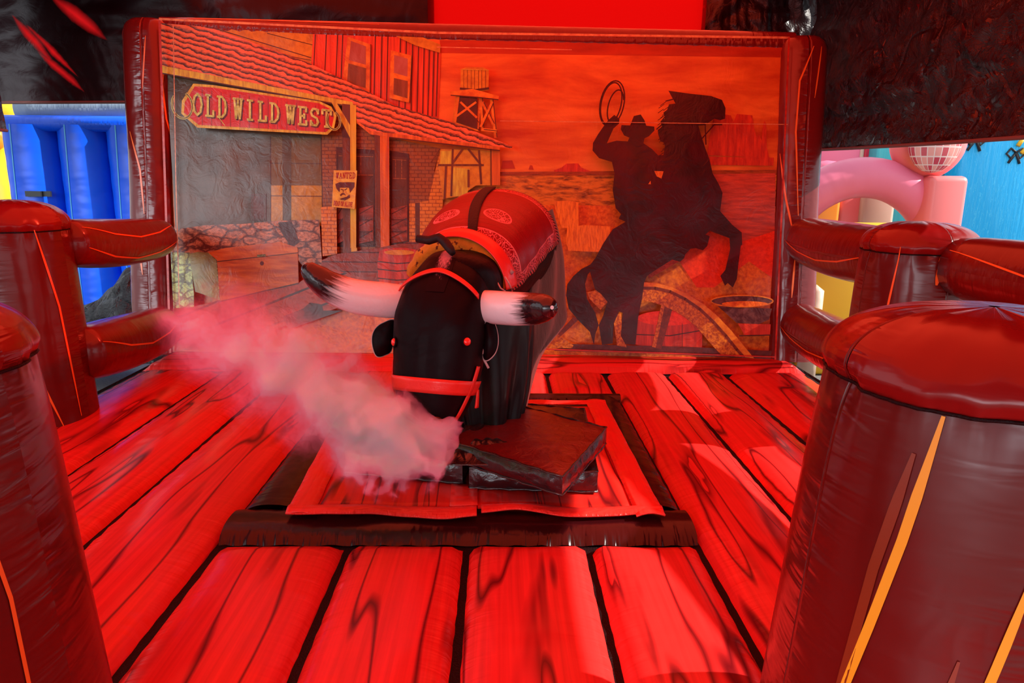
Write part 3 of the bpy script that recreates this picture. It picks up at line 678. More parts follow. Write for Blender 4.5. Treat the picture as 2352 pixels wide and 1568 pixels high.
pg(4, [(300, 1140), (420, 1100), (1260, 1120), (1900, 1150), (1890, 1212), (900, 1165), (300, 1150)], 'ink')
pg(4, [(1085, 815), (1168, 840), (1085, 1140), (1018, 1120)], 'wheeld'); pg(4, [(1085, 815), (1110, 822), (1045, 1128), (1018, 1120)], 'wheel')
def arc(cx, cy, rx, ry, a0, a1, n=30): return [(cx+rx*math.cos(math.radians(a0+(a1-a0)*i/n)), cy+ry*math.sin(math.radians(a0+(a1-a0)*i/n))) for i in range(n+1)]
out = [(940, 645), (1050, 652), (1160, 680), (1280, 735), (1400, 810), (1500, 895), (1600, 1000), (1690, 1110), (1768, 1205)]
mid = [(940, 690), (1040, 690), (1150, 715), (1260, 770), (1370, 845), (1470, 940), (1560, 1040), (1640, 1140), (1690, 1195)]
inn = [(940, 780), (1010, 790), (1090, 815), (1180, 855), (1260, 905), (1340, 970), (1400, 1040), (1460, 1110), (1530, 1185)]
pg(4, out+mid[::-1], 'wheelrim'); pg(4, mid+inn[::-1], 'wheel'); ln(4, mid, 22, 'wheeld')
pg(4, [(540, 720), (620, 700), (690, 790), (640, 850), (560, 770)], 'wheel'); pg(4, [(270, 1030), (330, 1020), (440, 900), (480, 920), (350, 1040), (260, 1130)], 'wheeld')
pg(4, [(240, 1040), (330, 1030), (440, 1110), (430, 1130), (250, 1130)], 'wheel'); pg(4, [(730, 900), (790, 870), (800, 1000), (830, 1125), (760, 1110)], 'wheel')
# cowboy and horse silhouette
c3 = lambda P: [zc(3)(*p) for p in P]; c4 = lambda P: [zc(4)(*p) for p in P]
sil = c3([(860, 600), (900, 565), (935, 590), (932, 622), (895, 655), (875, 700), (852, 752), (915, 735), (990, 740), (1000, 715), (965, 700), (943, 660), (948, 632), (1005, 634), (1030, 572), (1075, 562), (1100, 600), (1112, 636), (1165, 642), (1166, 668), (1130, 705), (1100, 720), (1093, 752), (1150, 790), (1190, 832),
  (1225, 830), (1235, 770), (1225, 745), (1205, 740), (1190, 690), (1188, 668), (1215, 640), (1205, 610), (1235, 590), (1225, 550), (1250, 530), (1262, 495), (1305, 490), (1282, 450), (1258, 405), (1400, 425), (1540, 440), (1612, 466), (1635, 520), (1632, 590), (1600, 600), (1560, 590), (1500, 632), (1455, 636), (1475, 700), (1500, 780), (1530, 860), (1550, 950), (1590, 1020), (1616, 1080), (1600, 1200), (1680, 1290), (1742, 1340), (1746, 1420)])
sil += c4([(1668, 380), (1650, 520), (1640, 620), (1610, 685), (1572, 652), (1552, 672), (1518, 600), (1555, 555), (1590, 400), (1585, 322), (1500, 290), (1440, 268), (1408, 297), (1440, 310), (1422, 380), (1390, 412), (1340, 396), (1300, 400), (1262, 440), (1252, 470), (1222, 496), (1165, 480), (1060, 545), (980, 600), (958, 650), (945, 760), (915, 900), (895, 1105), (820, 1100), (788, 1040), (800, 870), (775, 862), (735, 950), (728, 1095), (650, 1105), (625, 960), (655, 900), (690, 790), (640, 730), (600, 700), (575, 620), (562, 570), (545, 590), (525, 660), (540, 770), (600, 870), (625, 960), (600, 1030), (590, 1105), (560, 1010), (470, 920), (405, 840), (386, 740), (395, 660), (440, 600), (500, 548), (565, 515), (600, 470), (660, 360), (716, 275)])
sil += c3([(890, 1320), (975, 1270), (930, 1250), (945, 1220), (910, 1180), (890, 1060), (902, 950), (885, 875), (800, 850), (757, 800), (760, 750), (795, 690), (830, 640)])
pg(0, sil, 'black')
pg(3, [(1165, 935), (1226, 937), (1212, 985), (1180, 970)], 'sand'); pg(3, [(1125, 1022), (1140, 1000), (1142, 1022)], 'sand')
for rx, ry, cx in ((78, 152, 886), (66, 140, 880)): ln(3, ell(cx, 490, rx, ry, 34, 0, 360, 12), 9, 'black', True, True)
ln(3, ell(908, 510, 48, 112, 24, 60, 330, 14), 9, 'black')
for pts in ([(1500, 632), (1505, 760)], [(1480, 720), (1560, 630), (1610, 630)], [(1180, 660), (1225, 620)], [(1210, 610), (1250, 560)], [(1240, 475), (1300, 460)]): ln(3, pts, 8, 'black')
for i in range(22):
    x, y = 1190+random.random()*60, 480+i*16; ln(3, [(x+30, y), (x-6, y+26)], 4, 'black', i == 0)
# sign
pg(1, [(165, 560), (240, 448), (370, 458), (1075, 565), (1150, 600), (1185, 660), (1170, 740), (1125, 785), (1070, 782), (265, 738), (160, 645)], 'yellow')
pg(1, [(185, 570), (250, 466), (370, 474), (1070, 578), (1138, 612), (1168, 665), (1155, 730), (1115, 768), (1060, 765), (275, 720), (178, 640)], 'signred')
for x in range(300, 1120, 62): ln(1, [(x, 480+(x-250)*.145), (x, 720+(x-250)*.055)], 3, 'ink', x == 300)
GL = {  # strokes and slab ends in a unit box, y down
 'O': [[(.5, 0), (.85, .15), (1, .5), (.85, .85), (.5, 1), (.15, .85), (0, .5), (.15, .15), (.5, 0)]],
 'L': [[(.3, 0), (.3, 1)], [(.05, 0), (.55, 0)], [(.05, 1), (.95, 1)], [(.95, 1), (.95, .72)]],
 'D': [[(.25, 0), (.25, 1)], [(0, 0), (.55, 0), (.9, .2), (1, .5), (.9, .8), (.55, 1), (0, 1)]],
 'W': [[(.08, 0), (.28, 1), (.5, .25), (.72, 1), (.92, 0)], [(-.05, 0), (.22, 0)], [(.40, .0), (.6, 0)], [(.5, 0), (.5, .3)], [(.78, 0), (1.05, 0)]],
 'I': [[(.5, 0), (.5, 1)], [(.2, 0), (.8, 0)], [(.2, 1), (.8, 1)]],
 'E': [[(.25, 0), (.25, 1)], [(.02, 0), (.92, 0), (.92, .24)], [(.25, .5), (.7, .5)], [(.7, .38), (.7, .62)], [(.02, 1), (.95, 1), (.95, .76)]],
 'S': [[(.9, .28), (.9, .02)], [(.9, .2), (.7, .02), (.3, .02), (.08, .22), (.2, .42), (.75, .56), (.92, .78), (.7, .98), (.3, .98), (.08, .8)], [(.08, .72), (.08, 1)]],
 'T': [[(.5, 0), (.5, 1)], [(.0, .25), (.0, 0), (1, 0), (1, .25)], [(.25, 1), (.75, 1)]],
 'A': [[(.12, 1), (.5, 0), (.88, 1)], [(.28, .65), (.72, .65)], [(-.05, 1), (.3, 1)], [(.7, 1), (1.05, 1)]],
 'N': [[(.15, 1), (.15, 0), (.85, 1), (.85, 0)], [(0, 0), (.2, 0)], [(0, 1), (.35, 1)], [(.65, 0), (1, 0)]],
 'R': [[(.22, 0), (.22, 1)], [(0, 0), (.65, 0), (.9, .12), (.9, .38), (.65, .5), (.22, .5)], [(.5, .5), (.9, 1), (1.05, 1)], [(0, 1), (.42, 1)]],
 'V': [[(.1, 0), (.5, 1), (.9, 0)], [(-.08, 0), (.28, 0)], [(.72, 0), (1.08, 0)]],
}
def text(z, s_, tl, tr_, bl, br, w, mat, gap=0.22, space=0.55, shadow=None):
    tot = sum(space if c == ' ' else 1+gap for c in s_)-gap
    def mp(x, y):
        u = x/tot; a = Vector(tl)*(1-u)+Vector(tr_)*u; b = Vector(bl)*(1-u)+Vector(br)*u; c = a*(1-y)+b*y; return (c.x, c.y)
    for dx, mt in (((shadow[0], shadow[1]),) if shadow else ())+((0, mat),):
        LAY[0] += 1; x = 0
        for c in s_:
            if c == ' ': x += space; continue
            for st in GL[c]:
                P = [mp(x+a, b) for a, b in st]; P = [(p[0]+dx, p[1]+dx) for p in P]; ln(z, P, w, mt, False)
            x += 1+gap
text(1, 'OLD WILD WEST', (240, 512), (1148, 628), (240, 652), (1148, 735), 14, 'letter', 0.42, 0.5, (9, 'ink'))
for cx, cy, rx, ry in ((168, 590, 66, 88), (1166, 690, 42, 62)):
    ln(1, ell(cx, cy, rx, ry, 26, -50, 230, -12), 15, 'letter'); ln(1, ell(cx, cy, rx, ry, 26, -50, 230, -12), 5, 'ink')
ln(1, [(400, 660), (450, 725)], 4, 'letter')
# wanted poster
pg(1, [(1168, 1020), (1322, 1022), (1305, 1275), (1155, 1262)], 'poster')
text(1, 'WANTED', (1185, 1038), (1308, 1036), (1183, 1073), (1308, 1073), 5.0, 'posterred', 0.32)
text(1, 'DEAD OR ALIVE', (1170, 1222), (1292, 1232), (1166, 1250), (1288, 1262), 3.4, 'posterred', 0.32, 0.6)
pg(1, [(1178, 1110), (1210, 1098), (1225, 1100), (1262, 1098), (1306, 1100), (1304, 1130), (1275, 1170), (1270, 1140), (1215, 1135), (1205, 1165), (1185, 1140)], 'ink')
pg(1, [(1208, 1136), (1268, 1136), (1268, 1170), (1255, 1195), (1228, 1200), (1212, 1180)], 'poster')
pg(1, [(1208, 1182), (1222, 1170), (1236, 1170), (1250, 1186), (1230, 1180), (1214, 1192)], 'ink'); ln(1, [(1215, 1145), (1230, 1150)], 6, 'ink'); ln(1, [(1240, 1150), (1256, 1142)], 6, 'ink')
pg(1, [(1222, 1215), (1255, 1195), (1272, 1180), (1275, 1200), (1240, 1218), (1205, 1210)], 'ink'); ln(1, [(1232, 1150), (1230, 1166)], 4, 'ink')
# hem and stitches
ln(0, [(388, 62), (400, 430), (411, 805)], 5, 'hem'); ln(0, [(388, 59), (1010, 90), (1796, 101)], 5, 'stitch'); ln(0, [(1010, 122), (1310, 128)], 2, 'stitch'); ln(0, [(1150, 287), (1793, 295)], 1.5, 'stitch')
ln(0, [(419, 75), (424, 400), (432, 700)], 2, 'stitch'); ln(0, [(1796, 101), (1783, 420), (1766, 820)], 4, 'hem'); ln(0, [(1240, 797), (1765, 815)], 3, 'hem')
bb.build('printed_banner', bmlist, frame)

#PART2
# ------------------------------------------------------------------ tent: black tarps and red sheets
def tarp(name, A, B, z0, z1, mats, label=None, amp=0.05, sag=0.0, nrm=None, seed=0, hem=True, nu=90, nv=40, z1b=None, fold=None, z0b=None):
    A, B = Vector(A+(0,)), Vector(B+(0,)); d = (B-A).normalized(); n = Vector((d.y, -d.x, 0)); z0b = z0 if z0b is None else z0b
    def f(a, b):
        p = A*(1-a)+B*a; zl = z0*(1-a)+z0b*a - sag*4*a*(1-a)
        z = zl+(z1-zl)*b; q = Vector((a*6+seed, b*3, seed))
        w = amp*(noise.noise(q*1.3)+0.5*noise.noise(q*3.1))*(0.25+0.75*min(1, b*6))
        if fold: w += fold(a, b)
        return p+Vector((0, 0, z))+n*w
    m = MB(); m.grid(f, nu, nv, 0)
    if hem:
        m.tube([f(i/60, 0) for i in range(61)], 0.016, 6, 1)
    o = m.build(name, mats); o['kind'] = 'structure'; return o
XR = 3.30
tarp('wall_right', (XR, -1.2), (XR-0.05, 7.75), 1.82, 3.52, [M_tarp, M_hem], amp=0.10, sag=0.05, z0b=1.90)
M_tarpfold = tarp_mat('black_tarp_folded', (0.022, 0.003, 0.006), 1.0, 0.35, 0.22)
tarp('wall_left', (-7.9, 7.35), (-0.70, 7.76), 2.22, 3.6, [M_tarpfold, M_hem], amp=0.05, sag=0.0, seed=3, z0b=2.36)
tarp('wall_back', (2.08, 7.76), (XR, 7.78), 1.9, 3.65, [M_tarp2, M_hem], amp=0.05, seed=5)
# red reflections in the left tarp's folds, painted in as soft translucent streaks
T = NT('black_tarp_red_sheen'); co = T.coords()
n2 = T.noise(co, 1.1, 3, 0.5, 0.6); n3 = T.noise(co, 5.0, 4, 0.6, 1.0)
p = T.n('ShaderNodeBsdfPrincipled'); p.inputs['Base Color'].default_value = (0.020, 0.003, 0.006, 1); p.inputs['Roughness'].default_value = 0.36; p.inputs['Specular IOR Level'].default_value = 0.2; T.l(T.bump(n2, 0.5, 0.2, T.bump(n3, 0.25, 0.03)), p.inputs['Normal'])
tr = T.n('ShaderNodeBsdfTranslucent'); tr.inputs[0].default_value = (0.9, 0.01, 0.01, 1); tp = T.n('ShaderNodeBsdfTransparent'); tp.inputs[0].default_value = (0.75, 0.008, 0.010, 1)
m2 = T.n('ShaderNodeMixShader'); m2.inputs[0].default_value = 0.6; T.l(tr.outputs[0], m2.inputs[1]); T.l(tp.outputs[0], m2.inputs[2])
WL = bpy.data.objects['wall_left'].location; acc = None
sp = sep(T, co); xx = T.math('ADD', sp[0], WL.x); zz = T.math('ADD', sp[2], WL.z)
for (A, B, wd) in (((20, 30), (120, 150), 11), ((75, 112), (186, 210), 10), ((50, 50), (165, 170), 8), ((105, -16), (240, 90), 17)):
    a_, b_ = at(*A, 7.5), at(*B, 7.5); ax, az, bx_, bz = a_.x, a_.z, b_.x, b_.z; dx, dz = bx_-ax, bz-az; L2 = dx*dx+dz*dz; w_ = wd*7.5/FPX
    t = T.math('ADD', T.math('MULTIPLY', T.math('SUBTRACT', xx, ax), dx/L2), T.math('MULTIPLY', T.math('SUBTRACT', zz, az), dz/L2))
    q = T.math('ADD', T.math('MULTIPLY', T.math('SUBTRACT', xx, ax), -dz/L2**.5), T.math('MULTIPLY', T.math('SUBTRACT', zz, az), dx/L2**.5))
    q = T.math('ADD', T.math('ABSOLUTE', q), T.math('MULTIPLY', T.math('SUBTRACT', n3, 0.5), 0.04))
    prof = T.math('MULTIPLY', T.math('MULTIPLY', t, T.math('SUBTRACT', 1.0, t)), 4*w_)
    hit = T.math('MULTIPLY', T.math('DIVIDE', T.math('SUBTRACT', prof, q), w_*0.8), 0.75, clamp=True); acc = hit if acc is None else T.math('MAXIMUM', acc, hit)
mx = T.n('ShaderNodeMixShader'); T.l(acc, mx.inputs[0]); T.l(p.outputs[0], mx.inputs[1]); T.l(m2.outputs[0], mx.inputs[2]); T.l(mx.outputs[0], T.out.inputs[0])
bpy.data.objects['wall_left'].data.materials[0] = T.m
tarp('wall_side', (-4.85, 7.2), (-4.85, 4.6), 1.98, 3.52, [M_tarp2, M_hem], amp=0.05, seed=11)
tarp('wall_front', (-4.6, -1.22), (XR, -1.22), 1.7, 3.56, [M_tarp2, M_hem], amp=0.05, seed=8)
rb = MB(); rb.grid(lambda a, b: (-0.76+2.86*a, 7.70+0.02*math.sin(a*9), 2.0+1.65*b), 20, 4)
struct(rb, 'window_1', [M_redsheet])
# roof: black bands with a wide red sheet over the arena
ce = MB()
ce.grid(lambda a, b: (-4.9+1.8*a, -1.2+9*b, 3.50+0.05*math.sin(a*5)), 10, 30, 0)
ce.grid(lambda a, b: (2.5+0.95*a, -1.2+9*b, 3.56-0.08*a), 10, 30, 0)
ce.grid(lambda a, b: (-8.0+3.4*a, 5.8+2.0*b, 3.50), 4, 4, 0)
struct(ce, 'ceiling', [M_tarp2])
rr_ = MB(); rr_.grid(lambda a, b: (-3.10+5.62*a, -1.2+9*b, 3.53+0.10*math.sin(PI*a)), 16, 20)
struct(rr_, 'window_2', [M_roofsheet])
# tent legs that carry it
for k_, (x, y, lab) in enumerate(((XR+0.05, 7.85, 'dark tent leg at the back right corner, behind the backdrop'), (-7.95, 7.4, 'dark blue tent leg at the far left edge of view'), (XR+0.05, -1.25, 'dark tent leg behind the viewer on the right'), (-4.65, -1.25, 'dark tent leg behind the viewer on the left'))):
    m = MB(); m.box((x, y, 1.38), (0.09, 0.09, 4.0), 0, None, 0.01); o = m.build('tent_leg', [flat('leg_paint', (0.02, 0.025, 0.10), 0.35)]); tag(o, lab, 'tent leg', 'tent legs')

# ------------------------------------------------------------------ outside: blue slide, black sheet, pink arch, blue and yellow inflatables
def pvc(name, col, rough=0.35, puck=0.5, var=0.0, dark=None):
    return vinyl(name, col, dark or tuple(c*0.6 for c in col), var, rough, 0.25, puck, 0, 1, 0.2, 0.5)
M_blue = pvc('blue_pvc', (0.003, 0.10, 0.85)); M_bluel = pvc('light_blue_pvc', (0.045, 0.16, 0.62)); M_greyw = pvc('grey_pvc', (0.28, 0.36, 0.46))
M_cyanline = flat('cyan_line', (0.08, 0.40, 0.75), 0.4); M_blk = flat('black_web', (0.01, 0.01, 0.012), 0.5)
M_pink = pvc('pink_pvc', (0.90, 0.20, 0.32)); M_salmon = pvc('salmon_pvc', (0.90, 0.20, 0.20)); M_orange = pvc('orange_pvc', (0.75, 0.25, 0.02)); M_yel = pvc('yellow_pvc', (0.72, 0.42, 0.02), 0.4, 0.4)
M_redp = pvc('magenta_pvc', (0.50, 0.02, 0.05)); M_cream = pvc('cream_pvc', (0.60, 0.42, 0.32))
T = NT('cyan_printed_pvc'); co = T.coords('Object', (7, 7, 0.5)); nn = T.noise(co, 2.5, 5, 0.6, 0.8)
wl = T.ramp(T.math('PINGPONG', T.math('MULTIPLY', nn, 8.0), 0.5), [(0.0, 1.0), (0.06, 0.0)])
T.pbr(T.mix(T.math('MULTIPLY', wl, 0.8), (0.001, 0.36, 0.72), (0.12, 0.60, 0.85)), 0.4, 0.4, 0.1, 0.2, T.bump(nn, 0.3, 0.05)); M_cyan = T.m
T = NT('teal_printed_pvc'); co = T.coords('Object', (7, 7, 0.5)); nn = T.noise(co, 2.5, 5, 0.6, 0.8)
T.pbr(T.mix(nn, (0.02, 0.36, 0.42), (0.08, 0.55, 0.58)), 0.4, 0.4, 0.1, 0.2); M_teal = T.m

bx = empty('blue_inflatable_slide', (-5.9, 9.6, -0.62)); tag(bx, 'blue inflatable slide wall with upright ribs and grey top, outside on the left', 'inflatable slide')
ztop = at(150, 288, 9.6).z
xs = [at(p, 400, 9.6).x for p in (15, 138, 250, 372, 494)]
for i in range(4):
    x0, x1 = xs[i], xs[i+1]; cx, r = (x0+x1)/2, (x1-x0)/2
    def f(u, v, cx=cx, r=r):
        a = 2*PI*u; k = 1+0.01*math.sin(v*50+i)*abs(math.cos(a))**3
        return (cx+r*k*math.cos(a), 9.7+r*0.8*math.sin(a)*k, -0.62+(ztop+0.62)*v)
    m = MB(); m.grid(f, 40, 50, 0, lambda a, b: ((a*2) % 1.0001, b*3), wrapu=True)
    strip(m, f, [(0.70, 1.0), (0.67, 0.6), (0.67, 0.0)], 0.02, 1, 0.004, False)
    if i == 0: strip(m, f, [(0.60, 1.0), (0.60, 0.5), (0.60, 0.0)], 0.02, 1, 0.004, False)
    if i == 0:
        z = at(150, 446, 9.3).z
        m.box((x0+0.45, 9.7-r*0.8-0.02, z), (0.2, 0.03, 0.07), 2); m.box((x1-0.22, 9.7-r*0.75, z), (0.34, 0.03, 0.07), 2)
    m.build('slide_rib', [M_blue if i != 2 else M_blue, M_cyanline, M_blk], bx)
m = MB(); m.tube([(xs[0]-0.1, 9.55, ztop+0.02), (xs[-1], 9.55, ztop+0.02)], 0.10, 16); m.build('top_piping', [M_blue], bx)
m = MB(); m.tube([(xs[0]+0.2+(xs[-1]-xs[0])*t/12, 9.8, ztop+0.22) for t in range(13)], [0.20+0.015*math.sin(t*2.2) for t in range(13)], 20); m.build('top_tube', [M_greyw], bx)
yx = empty('yellow_inflatable', (at(20, 380, 11.5).x, 11.5, -0.62)); tag(yx, 'yellow and orange inflatable seen in the gap at the far left edge', 'inflatable')
m = MB(); p = at(10, 330, 11.5); m.tube([(p.x, 11.5, -0.62), (p.x, 11.5, p.z+0.3)], 0.30, 20); m.build('tower_column', [M_yel], yx)
m = MB(); p = at(10, 285, 11.5); m.tube([(p.x-.2, 11.2, p.z-0.35), (p.x+.15, 11.2, p.z-.1)], 0.2, 16); m.build('tower_arch', [M_orange], yx)
m = MB(); p = at(14, 272, 11.2)
m.grid(lambda a, b: (p.x+0.28*math.cos(2*PI*a)*math.sin(PI*b), 11.3+0.28*math.sin(2*PI*a)*math.sin(PI*b), p.z+0.1-0.28*math.cos(PI*b)), 24, 14, 0, wrapu=True); m.build('tower_ball', [M_yel], yx)
# crumpled black sheet on the ground
pc = at(255, 660, 7.2); cs = MB()
def hs(a, b):
    x = pc.x-1.1+1.9*a; y = 6.9+1.0*b; q = Vector((a*3, b*3, 0.4))
    return (x, y, -0.60+(1.62*(0.45+0.55*a))*max(0, 1-abs(b-0.5)*1.9)**0.5*(0.75+0.35*noise.noise(q)) + 0.10*abs(noise.noise(q*3.0)))
cs.grid(hs, 60, 40); o = cs.build('crumpled_tarp', [tarp_mat('crumpled_black', (0.012, 0.012, 0.016), 2.5, 0.9)]); tag(o, 'crumpled black plastic sheet heaped outside, seen between the left rails', 'tarpaulin')

pk = empty('pink_inflatable_arch', (at(1985, 500, 8.8).x, 8.8, -0.62)); tag(pk, 'pink inflatable arch with a mirror-ball print on top, outside on the right', 'inflatable')
ac = at(1965, 600, 8.8); sc = 8.8/FPX*1.02
m = MB(); pts = [(ac.x-205*sc+ (410*sc)*0, 8.8, -0.62)]
R1 = 185*sc
arcp = [(ac.x+R1*1.0*math.cos(math.radians(a)), 8.8, ac.z+R1*math.sin(math.radians(a))) for a in range(178, -2, -6)]
m.tube([(ac.x-R1, 8.8, -0.62)]+arcp+[(ac.x+R1, 8.8, -0.62)], 44*sc, 24, 0); m.build('arch_tube', [M_pink], pk)
p1, p2 = at(2118, 404, 8.7), at(2182, 404, 8.7)
m = MB(); m.box(((p1.x+p2.x)/2+.02, 8.65, (p1.z-0.62)/2), (p2.x-p1.x+.12, 0.45, p1.z+0.62), 0, None, 0.07); m.build('arch_column', [M_salmon], pk)
bc = at(2138, 322, 8.7); br = 82*sc
m = MB(); m.grid(lambda a, b: (bc.x+br*math.cos(2*PI*a)*math.sin(PI*b), 8.75+br*0.6*math.sin(2*PI*a)*math.sin(PI*b), bc.z-br*math.cos(PI*b)), 36, 20, 0, wrapu=True); m.build('arch_ball', [M_salmon], pk)
T = NT('mirror_ball_print'); tc = T.n('ShaderNodeTexCoord'); u, v, _ = sep(T, tc.outputs['UV'])[:3]
fu, fv = T.math('FRACT', T.math('MULTIPLY', u, 11)), T.math('FRACT', T.math('MULTIPLY', v, 9))
gl = T.math('MAXIMUM', T.math('LESS_THAN', fu, 0.14), T.math('LESS_THAN', fv, 0.14))
cellv = T.n('ShaderNodeCombineXYZ'); T.l(T.math('FLOOR', T.math('MULTIPLY', u, 11)), cellv.inputs[0]); T.l(T.math('FLOOR', T.math('MULTIPLY', v, 9)), cellv.inputs[1])
wn = T.n('ShaderNodeTexWhiteNoise'); T.l(cellv.outputs[0], wn.inputs[0])
T.pbr(T.mix(gl, T.ramp(wn.outputs[0], [(0.2, (0.50, 0.03, 0.06)), (0.8, (0.75, 0.30, 0.26))]), (0.75, 0.55, 0.52)), 0.4); M_disco = T.m
m = MB(); dc = at(2168, 325, 8.3); dr = 57*sc
def fd(a, b):
    th = (a-0.5)*PI; ph = (b-0.5)*PI*0.98
    return (dc.x+dr*math.sin(th)*math.cos(ph), 8.75-br*0.6-0.01-dr*0.25*math.cos(th)*math.cos(ph), dc.z+dr*1.1*math.sin(ph))
m.grid(fd, 24, 20, 0); m.build('mirror_ball', [M_disco], pk)
# inside the arch: coloured panels
sl = empty('pink_slide_panels', (ac.x, 9.6, -0.62)); tag(sl, 'orange, pink and cream inflatable panels seen through the pink arch', 'inflatable')
def cushion(pts, Y, depth, mat, name, par):
    m = MB(); F = [at(px, py, Y) for px, py in pts]; n = len(F); c = sum(F, Vector())/n
    b = 0; m.v += F; m.v += [c+(p_-c)*0.86+Vector((0, -depth*0.5, 0)) for p_ in F]; m.v += [p_+Vector((0, depth, 0)) for p_ in F]
    for i in range(n):
        j = (i+1) % n; m.quad((i, j, n+j, n+i)); m.quad((i, 2*n+i, 2*n+j, j))
    m.fan([n+i for i in range(n)]); m.fan([2*n+i for i in range(n)][::-1])
    return m.build(name, [mat], par, sub=2)
for (pa_x, pb_x, ptop, mt, Yp) in ((1836, 1936, 440, M_orange, 9.35), (1932, 1988, 436, M_salmon, 9.42), (1984, 2062, 442, M_cream, 9.35)):
    q0, q1 = at(pa_x, ptop, Yp), at(pb_x, ptop, Yp); m = MB(); m.box(((q0.x+q1.x)/2, Yp+0.2, (q0.z-0.62)/2), (q1.x-q0.x, 0.4, q0.z+0.62), 0, Matrix.Rotation(math.radians(0), 3, 'Y'), 0.06); m.build('slide_panel', [mt], sl)
bg_ = empty('pink_inflatable_wall', (at(1940, 350, 11).x, 11, -0.62)); tag(bg_, 'pink and red inflatable wall beyond the pink arch, next to the backdrop column', 'inflatable')
for (a, b_, mt) in ((1870, 1968, M_pink), (1966, 1977, M_cream), (1976, 2002, M_redp)):
    q0, q1 = at(a, 300, 11), at(b_, 300, 11); m = MB(); m.box(((q0.x+q1.x)/2, 11, (q0.z+0.9-0.62)/2), (q1.x-q0.x, 0.4, q0.z+0.9+0.62), 0, None, 0.03); m.build('wall_panel', [mt], bg_)
cushion([(1850, 350), (1960, 375), (1975, 400), (1950, 520), (1850, 520)], 10.2, 0.3, M_pink, 'wall_bulge', bg_)
cw = empty('blue_inflatable_wall', (at(2200, 450, 10.5).x, 10.5, -0.62)); tag(cw, 'turquoise wood-grain inflatable wall with printed black bows, outside on the right', 'inflatable')
q0, q1 = at(2000, 450, 10.6), at(2200, 450, 10.6); m = MB(); m.box(((q0.x+q1.x)/2, 10.75, 1.4), (q1.x-q0.x, 0.4, 4.0), 0, None, 0.05); m.build('wall_panel', [M_teal], cw)
q0, q1 = at(2186, 450, 10.2), at(2560, 450, 10.2); m = MB(); m.box(((q0.x+q1.x)/2, 10.3, 1.2), (q1.x-q0.x, 0.4, 3.7), 0, None, 0.08); m.build('wall_panel', [M_cyan], cw)
def bow(px, py, s_):
    m = MB(); c = at(px, py, 10.07)
    for sg in (-1, 1):
        m.tube([c, c+Vector((sg*.09, 0, .06))*s_, c+Vector((sg*.15, 0, -.02))*s_, c+Vector((sg*.07, 0, -.09))*s_, c], 0.018*s_, 6)
    m.tube([c, c+Vector((-.10, 0, -.16))*s_], 0.02*s_, 6); m.tube([c, c+Vector((.08, 0, -.17))*s_], 0.02*s_, 6)
    m.build('printed_bow', [M_blk], cw)
bow(2242, 318, 1.0); bow(2334, 350, 0.9)
for P_ in ([(2322, 312), (2345, 306)], [(2350, 318), (2338, 335)], [(2358, 340), (2346, 352)]):
    m = MB(); m.tube([at(*P_[0], 10.05), at(*P_[1], 10.05)], 0.03, 8); m.build('printed_leaf', [M_yel], cw)
yw = empty('yellow_inflatable_slide', (at(1920, 680, 7.6).x, 7.6, -0.62)); tag(yw, 'yellow inflatable with a rounded cream tube, seen through the gap between the right rails', 'inflatable')
q0, q1 = at(1850, 680, 7.7), at(2080, 680, 7.7); m = MB(); m.box(((q0.x+q1.x)/2, 8.0, 0.25), (q1.x-q0.x, 0.5, 1.74), 0, None, 0.08); m.build('slide_body', [M_yel], yw)
q0 = at(1872, 700, 7.5); m = MB(); m.tube([(q0.x, 7.55, -0.62), (q0.x, 7.55, at(1872, 668, 7.5).z), (q0.x, 7.55, at(1872, 655, 7.5).z)], [0.10, 0.10, 0.02], 16); m.build('slide_tube', [M_cream], yw)

